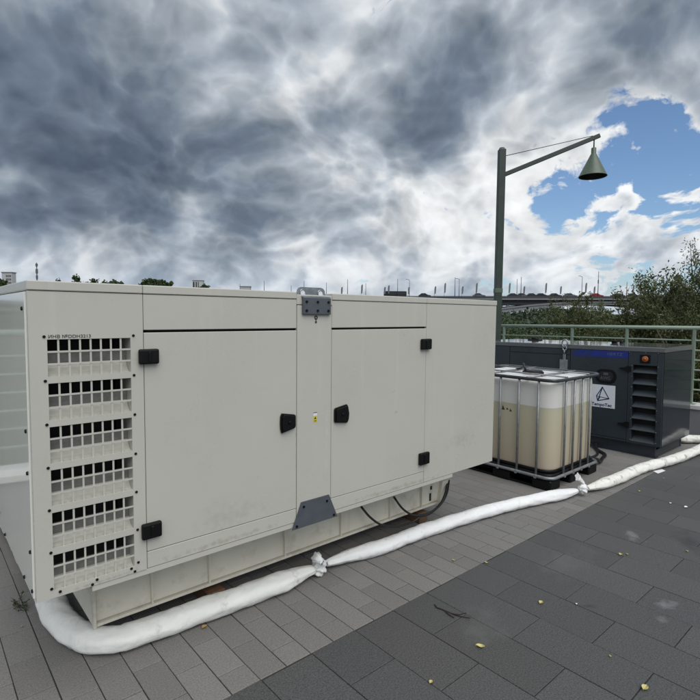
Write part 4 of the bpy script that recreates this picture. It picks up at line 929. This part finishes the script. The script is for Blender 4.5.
# ------------------------------------------------------------------ litter on the ground
def leaf(x, y, s_, mm, label, ang):
    s_ *= .78
    p_ = onz(x, y, .003); bm = bmesh.new(); n = 9; A_ = []
    for k in range(n):
        u = k/(n-1); w = s_*.30*math.sin(math.pi*min(1, u**.8)); z = .004*math.sin(u*3+ang)**2+.001
        A_.append([bm.verts.new((s_*(u-.5), sgn*w, z+(.008*s_/.05 if sgn else 0))) for sgn in (-1, 0, 1)])
    for a, b in zip(A_, A_[1:]):
        for q in range(2): bm.faces.new((a[q], b[q], b[q+1], a[q+1]))
    bmesh.ops.remove_doubles(bm, verts=bm.verts[:], dist=1e-5)
    me = bpy.data.meshes.new('fallen_leaf'); bm.to_mesh(me); bm.free(); me.materials.append(M[mm])
    so_ = bpy.data.objects.new('fallen_leaf', me); COL.objects.link(so_); so_.location = p_; so_.rotation_euler = (.05, .05, ang)
    md = so_.modifiers.new('thickness', 'SOLIDIFY'); md.thickness = .0006
    tag(so_, label, 'leaf', 'fallen leaves on the paving')
for a in ((204.5, 627.5, .05, 'leafbrown', 'ochre leaf on the light paving just below the long white sleeve', .4), (453.5, 560.7, .035, 'leafyellow', 'small pale leaf on the light paving near the dark slab edge', 1.2), (486.3, 562.9, .03, 'leafyellow', 'small pale leaf on the border of light and dark paving', 2.0),
          (541, 603, .05, 'leafyellow', 'yellow leaf in the middle of the dark slabs', .1), (480, 647, .06, 'leafyellow', 'upturned yellow leaf below the dry twig', 2.2), (431, 682.5, .035, 'leafyellow', 'yellow leaf at the bottom edge of the dark slabs', .2), (645, 688.5, .06, 'leafyellow', 'largest yellow leaf, bottom right on the dark slabs', .0), (576.5, 604.3, .025, 'paper', 'tiny white scrap-like leaf beside a dark stain', .4),
          (620.5, 554.8, .05, 'leafyellow', 'yellow leaf of the touching pair on the dark slabs', .2), (627, 554.5, .035, 'leafyellow', 'smaller pale leaf of the touching pair on the dark slabs', .8), (687, 551.5, .035, 'leafyellow', 'pale leaf beside the dark damp patch at the right', .7), (610, 656.5, .025, 'leafyellow', 'tiny dull leaf between the slab joints left of the largest leaf', .7), (670.5, 503.5, .04, 'paper', 'white leaf-like scrap far right of the slabs, left of a pair', .2), (686, 507.5, .055, 'paper', 'white leaf-like scrap far right of the slabs, right of a pair', -.3), (639.5, 491.5, .04, 'leafyellow', 'pale leaf on the dark slabs below the stained sleeve', .2), (663.5, 478.5, .03, 'paper', 'tiny white scrap beside the white paper sheet', .9), (22, 627, .02, 'leafbrown', 'tiny ochre leaf beside the weed in the paving joint', .3)):
    leaf(*a)
def flat(name, pts, mm, label, cat, z=.004, group=None):
    P_ = [onz(x, y, z) for x, y in pts]; c = sum(P_, Vector())/len(P_); o = MB().poly([p_-c for p_ in P_], (0, 0, .0012)).build(name, M[mm]); o.location = c; return tag(o, label, cat, group)
flat('paper_sheet', [(653, 471.2), (662, 469.3), (665.5, 470.8), (658, 473.6)], 'paper', 'white paper sheet lying against the stained white sleeve', 'paper')
tw = MB(); tw.tube([onz(x, y, .006) for x, y in ((434.5, 604.5), (437, 607.5), (444, 610), (449, 614.5), (454, 617.5))], .0035, 5); tw.tube([onz(x, y, .006) for x, y in ((444, 610), (452, 613.5), (459, 614.5), (466, 612.8))], .0025, 5); tw.tube([onz(x, y, .006) for x, y in ((452, 613.5), (460, 616.2), (470, 617.8))], .003, 5)
tag(tw.build('twig', M['twig']), 'dark dry forked twig on the dark slabs near the light paving', 'twig')
def weed():
    r = random.Random(5); p_ = onz(20.5, 606); e = empty('weed', p_, 'small green weed growing in a paving joint at the left edge', 'weed'); bm = bmesh.new(); st_ = MB()
    for k in range(16):
        a = r.uniform(0, 6.28); q = Vector((math.cos(a)*.045, math.sin(a)*.07, r.uniform(.01, .04))); o = Vector((r.gauss(0, .006), r.gauss(0, .03), 0)); st_.tube([o, o+q*.5+Vector((0, 0, .01)), o+q], .0012, 4)
        for j in range(7): leafquad(bm, o+q*r.uniform(.3, 1.1)+Vector((0, 0, .004)), Vector((r.gauss(0, 1), r.gauss(0, 1), r.gauss(0, .4))), r.uniform(.012, .024), r, .5)
    st_.build('stems', M['bark'], e); me = bpy.data.meshes.new('leaves'); bm.to_mesh(me); bm.free(); me.materials.append(M['lf_green']); o = bpy.data.objects.new('leaves', me); COL.objects.link(o); o.parent = e
weed()
